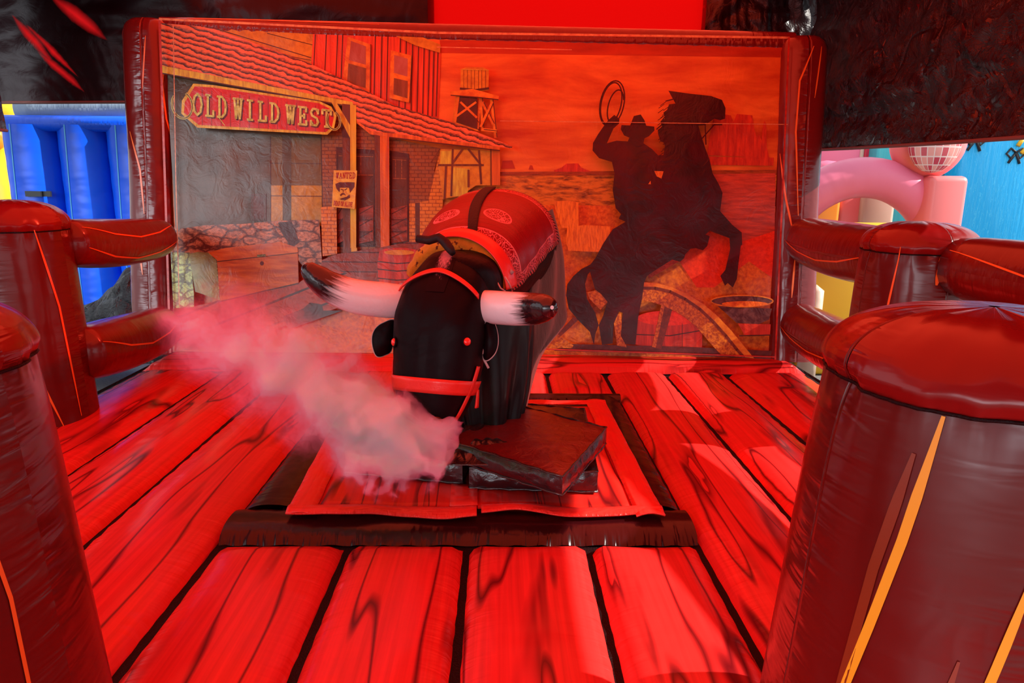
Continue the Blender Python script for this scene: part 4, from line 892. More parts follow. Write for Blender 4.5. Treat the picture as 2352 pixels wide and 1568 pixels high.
# ------------------------------------------------------------------ foam pads under the bull
def padmat(name, col, rough=0.22):
    T = NT(name); co = T.coords(); n = T.noise(co, 14, 5, 0.6, 1.5); n2 = T.noise(co, 2.5, 3)
    T.pbr(col, rough, 0.6, 0.6, 0.12, T.bump(n, 0.30, 0.02, T.bump(n2, 0.3, 0.05))); return T.m
M_pad = padmat('black_pad_vinyl', (0.030, 0.006, 0.008)); M_padtop = padmat('dark_red_pad_vinyl', (0.16, 0.006, 0.005), 0.30)
def pad(name, corners, z0, z1, label, top_mat, tilt=None):
    """corners: four floor points (x, y) anticlockwise; z1 may be a list of four"""
    z0 = z0 if isinstance(z0, (list, tuple)) else [z0]*4; z1 = z1 if isinstance(z1, (list, tuple)) else [z1]*4
    cx = sum(c[0] for c in corners)/4; cy = sum(c[1] for c in corners)/4
    root = empty(name, (cx, cy, min(z0))); tag(root, label, 'foam pad', 'foam pads around the bull base')
    def P(u, v, k):
        a = [Vector((c[0], c[1], (z0 if k == 0 else z1)[i])) for i, c in enumerate(corners)]
        return (a[0]*(1-u)+a[1]*u)*(1-v)+(a[3]*(1-u)+a[2]*u)*v
    def topf(a, b): 
        e = max(abs(2*a-1), abs(2*b-1)); return P(a, b, 1)+Vector((0, 0, 0.014*(1-e**3)+0.006*noise.noise(P(a, b, 1)*7)))
    m = MB(); m.grid(topf, 24, 24, 0); m.build('pad_top', [top_mat], root)
    s_ = MB()
    for (ua, va, ub, vb) in ((0, 0, 1, 0), (1, 0, 1, 1), (1, 1, 0, 1), (0, 1, 0, 0)):
        def f(a, b, ua=ua, va=va, ub=ub, vb=vb):
            u, v = ua+(ub-ua)*a, va+(vb-va)*a; p = P(u, v, 0)*(1-b)+P(u, v, 1)*b; c = P(.5, .5, 0); o = Vector((p.x-c.x, p.y-c.y, 0)).normalized()
            return p+o*(0.018*math.sin(PI*b)+0.008*noise.noise(Vector((a*14, b*3, ua+2*va))))*min(1, min(a, 1-a)*8+.1)
        s_.grid(f, 40, 8, 0)
    s_.grid(lambda a, b: P(b, a, 0), 1, 1, 0)
    s_.build('pad_side', [M_pad], root)
    t = MB()
    for zz in (0, 1):
        loop = []
        for i in range(4):
            for q in range(16):
                w = q/16; u0, v0 = ((0, 0), (1, 0), (1, 1), (0, 1))[i]; u1, v1 = ((1, 0), (1, 1), (0, 1), (0, 0))[i]
                p = P(u0+(u1-u0)*w, v0+(v1-v0)*w, zz); loop.append(p+Vector((0, 0, 0.003*math.sin(q*2.1+i))))
        t.tube(loop+[loop[0]], 0.006, 6, 0, caps=False)
    t.build('pad_piping', [M_pad], root)
    return root
A_, B_, Cc, D_ = gp(795, 1087, .04), gp(1062, 1112, .04), gp(1400, 1000, .04), gp(860, 985, .04)
M1, M2 = gp(1078, 1122, .04), gp(1385, 1132, .04)
pad('foam_pad', [(A_.x, A_.y), (B_.x, B_.y), (B_.x+0.06, B_.y+0.50), (A_.x+0.10, A_.y+0.42)], 0.045, 0.155, 'flat black pad at the left of the bull base, half hidden by smoke', M_pad)
pad('foam_pad', [(M1.x, M1.y), (M2.x-.03, M2.y), (M2.x+.02, M2.y+0.98), (M1.x+0.10, M1.y+1.08)], 0.045, 0.15, 'flat black pad lying under the large tilted dark red pad', M_pad)
u0, u1, u2, u3 = gp(1028, 1012, .27), gp(1292, 1090, .27), gp(1393, 982, .27), gp(1195, 936, .27)
pad('foam_pad', [(u0.x, u0.y), (u1.x, u1.y), (u2.x, u2.y), (u3.x, u3.y)], [0.18, 0.172, 0.18, 0.185], [0.275, 0.26, 0.27, 0.28], 'large square pad with dark red glossy top, topmost at the right of the bull base', M_padtop)

# ------------------------------------------------------------------ the bull
T = NT('black_hide'); co = T.coords(); n = T.noise(co, 60, 4); n2 = T.noise(co, 3.0, 3, 0.5, 0.8)
T.pbr(T.mix(T.math('MULTIPLY', n2, 0.8, clamp=True), (0.010, 0.002, 0.004), (0.004, 0.001, 0.002)), 0.45, 0.10, 0.0, 0.2, T.bump(n2, 0.4, 0.05, T.bump(n, 0.15, 0.004)), 0.0); M_hide = T.m
T = NT('grey_fur'); tc = T.n('ShaderNodeTexCoord'); u, v, _ = sep(T, tc.outputs['UV'])[:3]
co = T.coords('Object', (60, 60, 8)); n = T.noise(co, 1.0, 5, 0.6, 0.5); big = T.noise(T.coords('Object'), 5, 3)
hem = T.ramp(T.math('ADD', T.math('MULTIPLY', T.math('MULTIPLY', u, v), 1.25), T.math('MULTIPLY', big, 0.25)), [(0.86, 0.0), (0.93, 1.0)])  # pale hem, with the salmon sunlight on its lower edge painted in
c = T.mix(n, (0.13, 0.115, 0.10), (0.030, 0.022, 0.020)); c = T.mix(T.math('MULTIPLY', hem, 0.9), c, (0.75, 0.40, 0.33))
T.pbr(c, 0.85, 0.2, 0, 0.1, T.bump(n, 0.5, 0.01), 0.4); M_fur = T.m
T = NT('satin_black'); co = T.coords(); n = T.noise(co, 4, 3)
T.pbr((0.010, 0.002, 0.003), 0.34, 0.25, 0.0, 0.15, T.bump(n, 0.2, 0.03)); M_satin = T.m
M_strapred = flat('red_strap', (0.85, 0.022, 0.014), 0.35, 0.5, 0.2, 0.15, 60)
M_strapblk = flat('black_strap', (0.020, 0.004, 0.005), 0.6, 0.3, 0, 0.3, 80)
T = NT('orange_foam'); co = T.coords(); n = T.noise(co, 45, 4, 0.7); spots = T.ramp(T.noise(co, 30, 2), [(0.62, 0.0), (0.68, 1.0)])
T.pbr(T.mix(spots, T.mix(n, (0.70, 0.30, 0.02), (0.45, 0.15, 0.01)), (0.12, 0.02, 0.006)), 0.9, 0.2, 0, 0.1, T.bump(n, 0.6, 0.01), 0.3); M_foam = T.m
T = NT('saddle_leather'); tc = T.n('ShaderNodeTexCoord'); u, v, _ = sep(T, tc.outputs['UV'])[:3]
# u, v run 0..1 over the cloth: distance to the edge gives the tooled border and the plaited rim
eu = T.math('MULTIPLY', T.math('SUBTRACT', 0.5, T.math('ABSOLUTE', T.math('SUBTRACT', u, 0.5))), 1.55)
ev = T.math('MULTIPLY', T.math('SUBTRACT', 0.5, T.math('ABSOLUTE', T.math('SUBTRACT', v, 0.5))), 0.80)
ed = T.math('MINIMUM', eu, ev)
vo = T.n('ShaderNodeTexVoronoi', feature='DISTANCE_TO_EDGE'); mp = T.coords('UV', (1.55*26, 0.8*26, 1)); T.l(mp, vo.inputs['Vector']); vo.inputs['Scale'].default_value = 1.0
orn = T.ramp(T.math('PINGPONG', T.math('MULTIPLY', vo.outputs[0], 3.2), 0.5), [(0.12, 1.0), (0.24, 0.0)])
base = T.mix(T.ramp(T.noise(T.coords('UV', (3, 40, 1)), 2, 4), [(0.45, 0.0), (0.8, 0.7)]), (0.30, 0.004, 0.008), (0.12, 0.002, 0.004))
border = T.math('LESS_THAN', ed, 0.115)
c = T.mix(T.math('MULTIPLY', border, orn), base, (0.78, 0.14, 0.16))
ll = T.math('MULTIPLY', T.math('GREATER_THAN', ed, 0.112), T.math('LESS_THAN', ed, 0.122)); c = T.mix(ll, c, (0.75, 0.16, 0.17))
# plaited rim: light and dark blocks
isu = T.math('LESS_THAN', eu, ev)
pa_ = T.math('MULTIPLY', v, 34.0); pb_ = T.math('MULTIPLY', u, 62.0)
ph = T.math('ADD', T.math('MULTIPLY', isu, pa_), T.math('MULTIPLY', T.math('SUBTRACT', 1.0, isu), pb_))
chk = T.math('GREATER_THAN', T.math('FRACT', T.math('MULTIPLY_ADD', ed, 20.0, ph)), 0.5)
rim = T.math('LESS_THAN', ed, 0.040); c = T.mix(rim, c, T.mix(chk, (0.03, 0.004, 0.005), (0.62, 0.13, 0.12)))
# two tooled medallions
def medal(cu, cv):
    a = T.math('MULTIPLY', T.math('SUBTRACT', u, cu), 1.55*1.0); b = T.math('MULTIPLY', T.math('SUBTRACT', v, cv), 0.8*1.7)
    return T.math('SQRT', T.math('ADD', T.math('MULTIPLY', a, a), T.math('MULTIPLY', b, b)))
for cu in (0.37, 0.63):
    d_ = medal(cu, 0.36)
    rg = T.math('MULTIPLY', T.math('GREATER_THAN', d_, 0.098), T.math('LESS_THAN', d_, 0.112))
    ins = T.math('MULTIPLY', T.math('LESS_THAN', d_, 0.098), orn)
    c = T.mix(T.math('MAXIMUM', rg, ins), c, (0.78, 0.16, 0.19))
T.pbr(c, 0.36, 0.2, 0.05, 0.15, T.bump(orn, 0.15, 0.004)); M_saddle = T.m
T = NT('horn_vinyl'); tc = T.n('ShaderNodeTexCoord'); u, v, _ = sep(T, tc.outputs['UV'])[:3]
fur = T.noise(T.coords('UV', (26, 2.2, 1)), 1.6, 5, 0.7, 0.5)
t_ = T.ramp(T.math('ADD', v, T.math('MULTIPLY', T.math('SUBTRACT', fur, 0.5), 0.36)), [(0.40, 0.0), (0.52, 1.0)])
T.pbr(T.mix(t_, (0.90, 0.88, 0.95), (0.020, 0.005, 0.008)), 0.26, 0.5, 0.5, 0.1, T.bump(T.noise(T.coords(), 12, 3), 0.35, 0.02)); M_horn = T.m
T = NT('pink_blaze_fur'); tc = T.n('ShaderNodeTexCoord'); u, v, _ = sep(T, tc.outputs['UV'])[:3]
e_ = T.math('MULTIPLY', T.math('MULTIPLY', u, T.math('SUBTRACT', 1.0, u)), T.math('MULTIPLY', T.math('SUBTRACT', 1.02, v), 4.5)); fz = T.noise(T.coords('UV', (14, 9, 1)), 1.5, 5, 0.75)
T.pbr(T.mix(T.ramp(T.math('ADD', e_, T.math('MULTIPLY_ADD', fz, 1.3, -0.75)), [(0.25, 0.0), (0.6, 1.0)]), (0.010, 0.002, 0.004), (0.55, 0.20, 0.24)), 0.5, 0.1); M_blaze = T.m
M_eye = flat('red_eye', (0.90, 0.02, 0.012), 0.15, 0.5, 0.8)
M_white = flat('white_edge', (0.60, 0.42, 0.42), 0.4); M_zip = flat('steel_zip', (0.35, 0.30, 0.32), 0.3, 0.8)
M_pole = flat('machine_steel', (0.05, 0.03, 0.03), 0.4, 0.8)

bull = empty('mechanical_bull', (0.05, 3.75, 0.045)); tag(bull, 'black mechanical rodeo bull with horns, red bridle and patterned red saddle, on the pads', 'mechanical bull')
latB = Vector((0.965, -0.26, 0)); fwdB = Vector((-0.26, -0.965, 0)); zup = Vector((0, 0, 1))
def loft(sections, n=40, m=None, mat=0, ee=2.3, lat=latB, close=True):
    """sections: (centre, up-ish vector, rx, ry)"""
    m = m or MB(); b = len(m.v)
    for (c, up, rx, ry) in sections:
        for k in range(n):
            a = 2*PI*k/n; cc, ss = math.cos(a), math.sin(a); q = (abs(cc)**ee+abs(ss)**ee)**(-1/ee)
            m.v.append(c+lat*rx*q*cc+up*ry*q*ss)
    for j in range(len(sections)-1):
        for k in range(n):
            k2 = (k+1) % n
            m.quad((b+j*n+k, b+j*n+k2, b+(j+1)*n+k2, b+(j+1)*n+k), mat, [(k/n, j/len(sections)), ((k+1)/n, j/len(sections)), ((k+1)/n, (j+1)/len(sections)), (k/n, (j+1)/len(sections))])
    if close: m.fan([b+k for k in range(n)][::-1], mat); m.fan([b+(len(sections)-1)*n+k for k in range(n)], mat)
    return m
def interp(S_, t):
    x = t*(len(S_)-1); i = min(int(x), len(S_)-2); f = x-i
    # Catmull-Rom on every entry
    def cr(g):
        p0, p1, p2, p3 = (g(S_[max(i-1, 0)]), g(S_[i]), g(S_[i+1]), g(S_[min(i+2, len(S_)-1)]))
        return p1*0.5*2*0.5*2*0 + (0.5*((2*p1)+(p2-p0)*f+(p0*2-p1*5+p2*4-p3)*f*f+(p1*3-p0-p2*3+p3)*f*f*f))
    return cr
# body sections
BS = [(at(1068, 655, 3.42), .16, .15), (at(1076, 628, 3.50), .24, .21), (at(1092, 606, 3.70), .30, .265), (at(1114, 584, 3.95), .335, .30), (at(1134, 568, 4.18), .362, .315), (at(1146, 562, 4.38), .362, .32), (at(1152, 574, 4.56), .31, .28), (at(1154, 600, 4.66), .16, .17)]
bax = (BS[5][0]-BS[1][0]).normalized(); latX = Vector((bax.y, -bax.x, 0)).normalized(); bupv = latX.cross(bax).normalized()
if bupv.z < 0: bupv = -bupv
def bsec(t):
    cr = interp(BS, t); return Vector([cr(lambda q, k=k: q[0][k]) for k in range(3)]), cr(lambda q: q[1]), cr(lambda q: q[2])
def bodyp(t, ang, off=0.0, ee=2.25):
    """ang measured from the top, positive to the bull's side on the picture's right"""
    c, rx, ry = bsec(t); s_, cc = math.sin(ang), math.cos(ang); q = (abs(cc)**ee+abs(s_)**ee)**(-1/ee)
    return c+latX*(rx*q+off)*s_+bupv*(ry*q+off)*cc
m = MB(); b = m.grid(lambda a, b_: bodyp(b_, 2*PI*a), 48, 44, 0, lambda a, c: (a, c), wrapu=True)
m.fan([b+k for k in range(48)][::-1]); m.fan([b+44*48+k for k in range(48)])
body = m.build('body', [M_hide], bull)
# saddle cloth
def sadp(u, v, off=0.014):
    t = 0.07+0.56*v
    lo, hi = -1.75, 1.50+0.45*(1-v)**2
    ang = lo+(hi-lo)*u; c_ = abs(2*u-1); t2 = t-0.05*(c_**3)*(v-0.3)
    wv = 0.004*math.sin(v*30+u*9)*c_**2
    return bodyp(t2, ang, off+wv)
m = MB(); m.grid(lambda a, b_: sadp(a, b_), 60, 30, 0)
sad = m.build('saddle', [M_saddle], bull, solid=0.012)
m = MB(); m.grid(lambda a, b_: sadp(0.515+0.05*(a-0.5), 0.0+1.0*b_, 0.028), 4, 30, 0); m.build('saddle_strap', [M_strapblk], sad, solid=0.008)
# neck
m = loft([(at(1046, 640, 3.12), (zup*0.8-fwdB*-0.5).normalized(), .14, .13), (at(1055, 660, 3.25), (zup*0.8+fwdB*-0.5).normalized(), .19, .19), (at(1064, 660, 3.42), zup, .225, .22), (at(1080, 650, 3.62), zup, .27, .26)])
m.build('neck', [M_hide], bull, sub=1)
# head
latH = Vector((0.955, -0.29, 0)).normalized(); fwdH = Vector((-0.29, -0.955, 0)).normalized()
HS = [(at(1044, 578, 3.30), .05, .05), (at(1043, 590, 3.26), .10, .10), (at(1038, 622, 3.19), .145, .14), (at(1028, 665, 3.13), .185, .165), (at(1018, 715, 3.09), .205, .18), (at(1012, 770, 3.06), .205, .18), (at(1008, 825, 3.04), .198, .172), (at(1002, 875, 3.02), .185, .158), (at(997, 915, 3.01), .165, .145), (at(996, 948, 3.00), .135, .125), (at(998, 972, 3.00), .095, .10), (at(1002, 986, 3.00), .045, .05)]
hdown = (HS[9][0]-HS[3][0]).normalized(); hfront = latH.cross(hdown).normalized()
if hfront.y > 0: hfront = -hfront
def headp(t, ang, off=0.0, ee=2.5):
    """ang from the face's middle line, positive to the picture's right"""
    cr = interp(HS, t); c = Vector([cr(lambda q, k=k: q[0][k]) for k in range(3)]); rx, ry = cr(lambda q: q[1]), cr(lambda q: q[2])
    s_, cc = math.sin(ang), math.cos(ang); q = (abs(cc)**ee+abs(s_)**ee)**(-1/ee)
    brow = 0.012*math.exp(-((t-0.44)/0.05)**2)*math.exp(-((abs(ang)-0.75)/0.25)**2)
    crease = -0.008*math.exp(-((ang)/0.25)**2)*math.exp(-((t-0.5)/0.18)**2)
    nos = -0.03*math.exp(-((t-0.875)/0.025)**2)*math.exp(-((abs(ang)-0.42)/0.14)**2)
    nr = 0.014*math.exp(-((t-0.85)/0.02)**2)*math.exp(-((abs(ang)-0.45)/0.25)**2)
    lip = -0.010*math.exp(-((t-0.945)/0.010)**2)*math.exp(-(ang/0.9)**2)
    o = off+brow+crease+nos+nr+lip
    return c+latH*(rx*q+o)*s_+hfront*(ry*q+o)*cc
m = MB(); b = m.grid(lambda a, b_: headp(b_, 2*PI*a), 64, 110, 0, lambda a, c: (a, c), wrapu=True)
m.fan([b+k for k in range(64)][::-1]); m.fan([b+110*64+k for k in range(64)])
head = m.build('head', [M_hide], bull)
def hstrap(name, t0, t1, a0, a1, w, mat, par=head, off=0.006, n=30):
    m = MB(); m.grid(lambda a, b_: headp(t0+(t1-t0)*a+w*(b_-0.5), a0+(a1-a0)*a, off), n, 4, 0); return m.build(name, [mat], par, solid=0.005)
def tfind(py):   # section parameter for a picture row at the face
    best = min(((abs(((HS[i][0]-CAM)).dot(R3.transposed() @ Vector((0, 0, 0)) if False else Vector((0, 0, 0)))), i) for i in range(len(HS))))
    return 0
hstrap('noseband', 0.655, 0.655, -PI, PI, 0.068, M_strapred, off=0.008, n=64)
# brow band: an arch over the forehead, standing off a little
m = MB(); m.grid(lambda a, b_: headp(0.205+0.10*abs(2*a-1)**1.7+0.020*(b_-0.5), -1.02+2.04*a, 0.016), 30, 3, 0); m.build('browband', [M_strapred], head, solid=0.006)
for sg in (-1, 1):
    hstrap('cheek_strap', 0.50, 0.66, sg*1.42, sg*1.42, 0.0, M_strapred) if False else None
    m = MB(); m.grid(lambda a, b_, sg=sg: headp(0.56+0.33*a, sg*(1.36+0.16*(b_-0.5))-sg*0.25*a, 0.008), 20, 3, 0); m.build('cheek_strap', [M_strapred], head, solid=0.005)
    m = MB(); m.grid(lambda a, b_, sg=sg: headp(0.66+0.10*a, sg*(1.75+0.30*(b_-0.5)*(0.6+0.6*a)), 0.012+0.03*a), 8, 4, 0); m.build('strap_tab', [M_strapred], head, solid=0.006)
# pink blaze on forehead
m = MB(); m.grid(lambda a, b_: headp(0.04+0.26*b_, (a-0.5)*0.85*(1-0.5*b_)+0.06, 0.0035), 12, 18, 0); m.build('blaze', [M_blaze], head)
# eyes
for px, py in ((906, 786), (1074, 785)):
    best = None
    for i in range(60):
        for j in range(60):
            t, a = 0.35+0.25*i/59, -1.25+2.5*j/59; p = headp(t, a); q = R3.transposed() @ (p-CAM); X, Y_ = 1176-FPX*q.x/q.z, 784+FPX*q.y/q.z
            d2 = (X-px)**2+(Y_-py)**2
            if best is None or d2 < best[0]: best = (d2, p, t, a)
    c = best[1]; n_ = (headp(best[2], best[3], 0.05)-c).normalized(); r = 0.018
    m = MB(); e1 = n_.cross(zup).normalized(); e2 = e1.cross(n_)
    m.grid(lambda a, b_: c+n_*(0.75*r*math.cos(PI*b_))+(e1*math.cos(2*PI*a)+e2*math.sin(2*PI*a))*r*math.sin(PI*b_), 24, 12, 0, wrapu=True); m.build('eye', [M_eye], head)
    m = MB(); m.tube([c+(e1*math.cos(2*PI*k/24)+e2*math.sin(2*PI*k/24))*r*1.15 for k in range(25)], 0.004, 6, 0, caps=False); m.build('eyelid', [M_hide], head)
# nostrils
for sg in (-1, 1):
    m = MB(); m.tube([headp(0.862+0.028*math.sin(2*PI*k/20), sg*(0.45+0.16*math.cos(2*PI*k/20)), 0.006) for k in range(21)], 0.007, 8, 0, caps=False); m.build('nostril', [flat('nostril_red', (0.10, 0.006, 0.006), 0.3, 0.5, 0.4)], head)
# horns
def horn(P, R_l):
    P = [at(*p) for p in P]; pts = []; rr = []
    for i in range(len(P)-1):
        for k in range(6):
            f = k/6; p0, p1, p2, p3 = P[max(i-1, 0)], P[i], P[i+1], P[min(i+2, len(P)-1)]
            pts.append(0.5*((2*p1)+(p2-p0)*f+(p0*2-p1*5+p2*4-p3)*f*f+(p1*3-p0-p2*3+p3)*f*f*f)); rr.append(R_l[i]*(1-f)+R_l[i+1]*f)
    pts.append(P[-1]); rr.append(R_l[-1])
    n = len(pts); seg = 28; m = MB(); b = 0; side = None
    for i, p in enumerate(pts):
        t = (pts[min(i+1, n-1)]-pts[max(i-1, 0)]).normalized(); side = t.cross(zup).normalized() if side is None else (side-t*side.dot(t)).normalized(); up = side.cross(t)
        for k in range(seg):
            a = 2*PI*k/seg; w = 1+0.02*math.sin(a*5+i*1.1)*max(0, 1-i/6); m.v.append(p+(side*math.cos(a)+up*math.sin(a))*rr[i]*w)
    for i in range(n-1):
        for k in range(seg):
            k2 = (k+1) % seg; m.quad((i*seg+k, i*seg+k2, (i+1)*seg+k2, (i+1)*seg+k), 0, [(k/seg, i/(n-1)), ((k+1)/seg, i/(n-1)), ((k+1)/seg, (i+1)/(n-1)), (k/seg, (i+1)/(n-1))])
    m.fan([(n-1)*seg+k for k in range(seg)]); m.fan(list(range(seg))[::-1])
    h = m.build('horn', [M_horn], head)
    # zip ring at the root
    t = (pts[1]-pts[0]).normalized(); s1 = t.cross(zup).normalized(); s2 = s1.cross(t)
    z = MB(); z.tube([pts[0]+t*0.012+(s1*math.cos(2*PI*k/28)+s2*math.sin(2*PI*k/28))*rr[0]*1.03 for k in range(29)], 0.005, 6, 0, caps=False); z.build('horn_zip', [M_zip], h)
horn([(925, 692, 3.13), (875, 688, 3.08), (815, 680, 3.04), (762, 660, 3.02), (725, 634, 3.02), (706, 614, 3.03), (700, 606, 3.03)], [.076, .080, .076, .068, .054, .034, .010])
horn([(1096, 702, 3.08), (1140, 706, 3.02), (1185, 709, 2.95), (1225, 709, 2.87), (1248, 707, 2.80), (1262, 706, 2.75), (1268, 706, 2.73)], [.073, .074, .073, .068, .058, .040, .008])
# ears: thin leaves with a pale edge
def ear(P, Y, fold):
    G = [at(px, py, Y+0.02*math.sin(i)) for i, (px, py) in enumerate(P)]; F = []; k_ = len(G)
    for i in range(k_):
        p0, p1, p2, p3 = G[i-1], G[i], G[(i+1) % k_], G[(i+2) % k_]
        for q in range(5):
            f = q/5; F.append(0.5*((2*p1)+(p2-p0)*f+(p0*2-p1*5+p2*4-p3)*f*f+(p1*3-p0-p2*3+p3)*f*f*f))
    n = len(F); c = sum(F, Vector())/n+Vector((0, 0.03*fold, 0))
    m = MB(); m.v += F; m.fan(list(range(n))); e = m.build('ear', [M_hide], head, solid=0.01)
    z = MB(); z.tube(F+[F[0]], 0.0042, 6, 0, caps=False); z.build('ear_edge', [M_white], e)
ear([(908, 738), (880, 742), (862, 756), (855, 775), (857, 800), (866, 818), (884, 815), (900, 800)], 3.12, 1)
ear([(1118, 738), (1134, 742), (1142, 765), (1143, 790), (1136, 812), (1120, 827), (1111, 820), (1109, 790), (1112, 760)], 3.00, 1)
m = MB(); m.tube([at(1110, 735, 3.04), at(1106, 765, 3.02), at(1107, 800, 3.0), at(1112, 826, 3.0), at(1122, 845, 3.0)], 0.006, 6); m.build('ear_lace', [M_white], head)
# collar: arched pad behind the poll
cc_ = at(1044, 690, 3.34); cl = (latX*0.98+Vector((0, 0, -0.06))).normalized(); cu = cl.cross(fwdB).normalized(); cu = cu if cu.z > 0 else -cu
def colp(a, r, d):      # a: angle from top, r: radial, d: along the body towards the back
    return cc_+cl*r*math.sin(a)*0.98+cu*r*math.cos(a)*1.05-fwdB*d
AM = 1.22
def ring(a, k):
    ang = -AM*0.98+a*AM*2.02; w = 0.085*(0.8+0.35*math.sin(PI*a)); r0 = 0.210
    prof = [(r0, 0.00), (r0+w*0.55, -0.012), (r0+w, 0.012), (r0+w+0.008, 0.07), (r0+w, 0.13), (r0+w*0.5, 0.14), (r0, 0.12)]
    x = k*len(prof); i = int(x) % len(prof); f = x-int(x); p, q = prof[i], prof[(i+1) % len(prof)]
    return colp(ang, p[0]*(1-f)+q[0]*f+0.004*math.sin(ang*22), p[1]*(1-f)+q[1]*f)
m = MB()
nA, nB = 48, 21
b = len(m.v)
for j in range(nA+1):
    for k in range(nB): m.v.append(ring(j/nA, k/nB))
for j in range(nA):
    for k in range(nB):
        k2 = (k+1) % nB; m.quad((b+j*nB+k, b+j*nB+k2, b+(j+1)*nB+k2, b+(j+1)*nB+k), 0)
m.fan([b+k for k in range(nB)]); m.fan([b+nA*nB+k for k in range(nB)][::-1])
collar = m.build('collar', [M_foam], bull)
m = MB()      # red vinyl cover over the outside
def cover(a, b_):
    ang = -0.35+(AM+0.42)*a; w = 0.085*(0.8+0.35*math.sin(PI*((ang/AM+0.98)/2.02)))
    L = [(0.210+w*0.85, -0.014), (0.210+w+0.006, 0.006), (0.210+w+0.018, 0.07), (0.210+w+0.006, 0.135)]
    x = b_*3; i = min(int(x), 2); f = x-i; return colp(ang, L[i][0]*(1-f)+L[i+1][0]*f, L[i][1]*(1-f)+L[i+1][1]*f)
m.grid(cover, 36, 12, 0); m.build('collar_cover', [M_strapred], collar, solid=0.006)
for a in (0.86,):
    p = cover(a, 0.5); m = MB(); m.tube([p, p-fwdB*0.0+cu*0.012+cl*0.01], 0.011, 12); m.build('rivet', [M_zip], collar)
m = MB(); m.tube([at(1142, 648, 3.22), at(1150, 662, 3.20), at(1160, 668, 3.22)], 0.004, 6); m.tube([at(1160, 635, 3.25), at(1168, 648, 3.24), at(1174, 662, 3.24)], 0.004, 6); m.build('tie_cord', [M_white], collar)
# hand grip: black padded rope
m = MB(); m.tube([at(958, 548, 3.22), at(985, 552, 3.20), at(1008, 545, 3.18), at(1022, 556, 3.16), at(1034, 572, 3.13), at(1040, 582, 3.11)], [.018, .020, .020, .022, .02, .014], 12); m.build('hand_grip', [M_strapblk], bull)
# satin skirt hanging round the machine
ct, cb = at(1098, 700, 3.80), at(1112, 985, 3.62); cb.z = 0.17
def skirt(u, v):
    a = 2*PI*u; c = ct*(1-v)+cb*v; fold = 0.022*math.sin(a*11+1.5*math.sin(a*3))*min(1, v*1.6)
    r = (0.31*(1-v)+0.17*v) + fold + 0.02*math.sin(PI*v)
    return c+latX*r*math.cos(a)+bax.cross(Vector((0, 0, 0)))*0+Vector((-latX.y, latX.x, 0))*r*1.0*math.sin(a)
m = MB(); m.grid(skirt, 160, 30, 0, wrapu=True); m.build('skirt', [M_satin], bull, solid=0.006)
m = MB(); m.tube([(cb.x, cb.y, 0.02), (cb.x, cb.y, 0.75)], 0.07, 20); m.tube([(cb.x, cb.y, 0.02), (cb.x, cb.y, 0.10)], 0.16, 24); m.build('machine_post', [M_pole], bull)
# crumpled black vinyl gathered where the machine leaves the pads
def crump(a, b_):
    px, py = 1025+185*a, 1075-95*b_; g0 = gp(px, py, 0.20); q = Vector((a*2.6, b_*2.2, 2.0)); e = min(a, 1-a, b_, 1-b_)*4
    return g0+Vector((0, 0, 0.015+min(1, e)*(0.03+0.07*abs(noise.noise(q))+0.018*abs(noise.noise(q*2.7)))))
m = MB(); m.grid(crump, 60, 44, 0); m.build('crumpled_skirt_hem', [M_pad], bull, solid=0.004)
# fur flaps at both sides
def flap(inner, outer, mt, name='hide_flap', n=34, th=0.010):
    def cv(P, t):
        x = t*(len(P)-1); i = min(int(x), len(P)-2); f = x-i; p0, p1, p2, p3 = P[max(i-1, 0)], P[i], P[i+1], P[min(i+2, len(P)-1)]
        return 0.5*((2*p1)+(p2-p0)*f+(p0*2-p1*5+p2*4-p3)*f*f+(p1*3-p0-p2*3+p3)*f*f*f)
    m = MB(); m.grid(lambda a, b_: cv(inner, b_)*(1-a)+cv(outer, b_)*a+latX*(0.016*math.sin(a*12+b_*3)*math.sin(PI*a)), 24, n, 0); return m.build(name, [mt], bull, solid=th)
flap([at(1225, 520, 4.0), at(1225, 620, 3.85), at(1205, 720, 3.74), at(1196, 800, 3.70), at(1190, 880, 3.70), at(1188, 990, 3.70)],
     [at(1268, 480, 4.3), at(1292, 580, 4.30), at(1298, 690, 4.28), at(1297, 742, 4.22), at(1240, 822, 4.0), at(1198, 975, 3.76)], M_fur)
flap([at(1165, 700, 3.60), at(1160, 760, 3.58), at(1158, 830, 3.57), at(1160, 900, 3.56), at(1172, 1000, 3.55)],
     [at(1205, 690, 3.68), at(1202, 760, 3.67), at(1198, 830, 3.66), at(1192, 910, 3.65), at(1186, 995, 3.63)], M_satin, 'skirt_panel')
def mir(p): q = p-bull.location; d = q.dot(latX); return p-latX*2*d+latX*(-0.12)
flap([mir(at(1225, 520, 4.0)), mir(at(1225, 620, 3.85)), mir(at(1205, 720, 3.74)), mir(at(1196, 800, 3.70)), mir(at(1190, 880, 3.70))],
     [mir(at(1268, 480, 4.3)), mir(at(1292, 580, 4.30)), mir(at(1298, 690, 4.28)), mir(at(1297, 742, 4.22)), mir(at(1240, 822, 4.0))], M_fur)

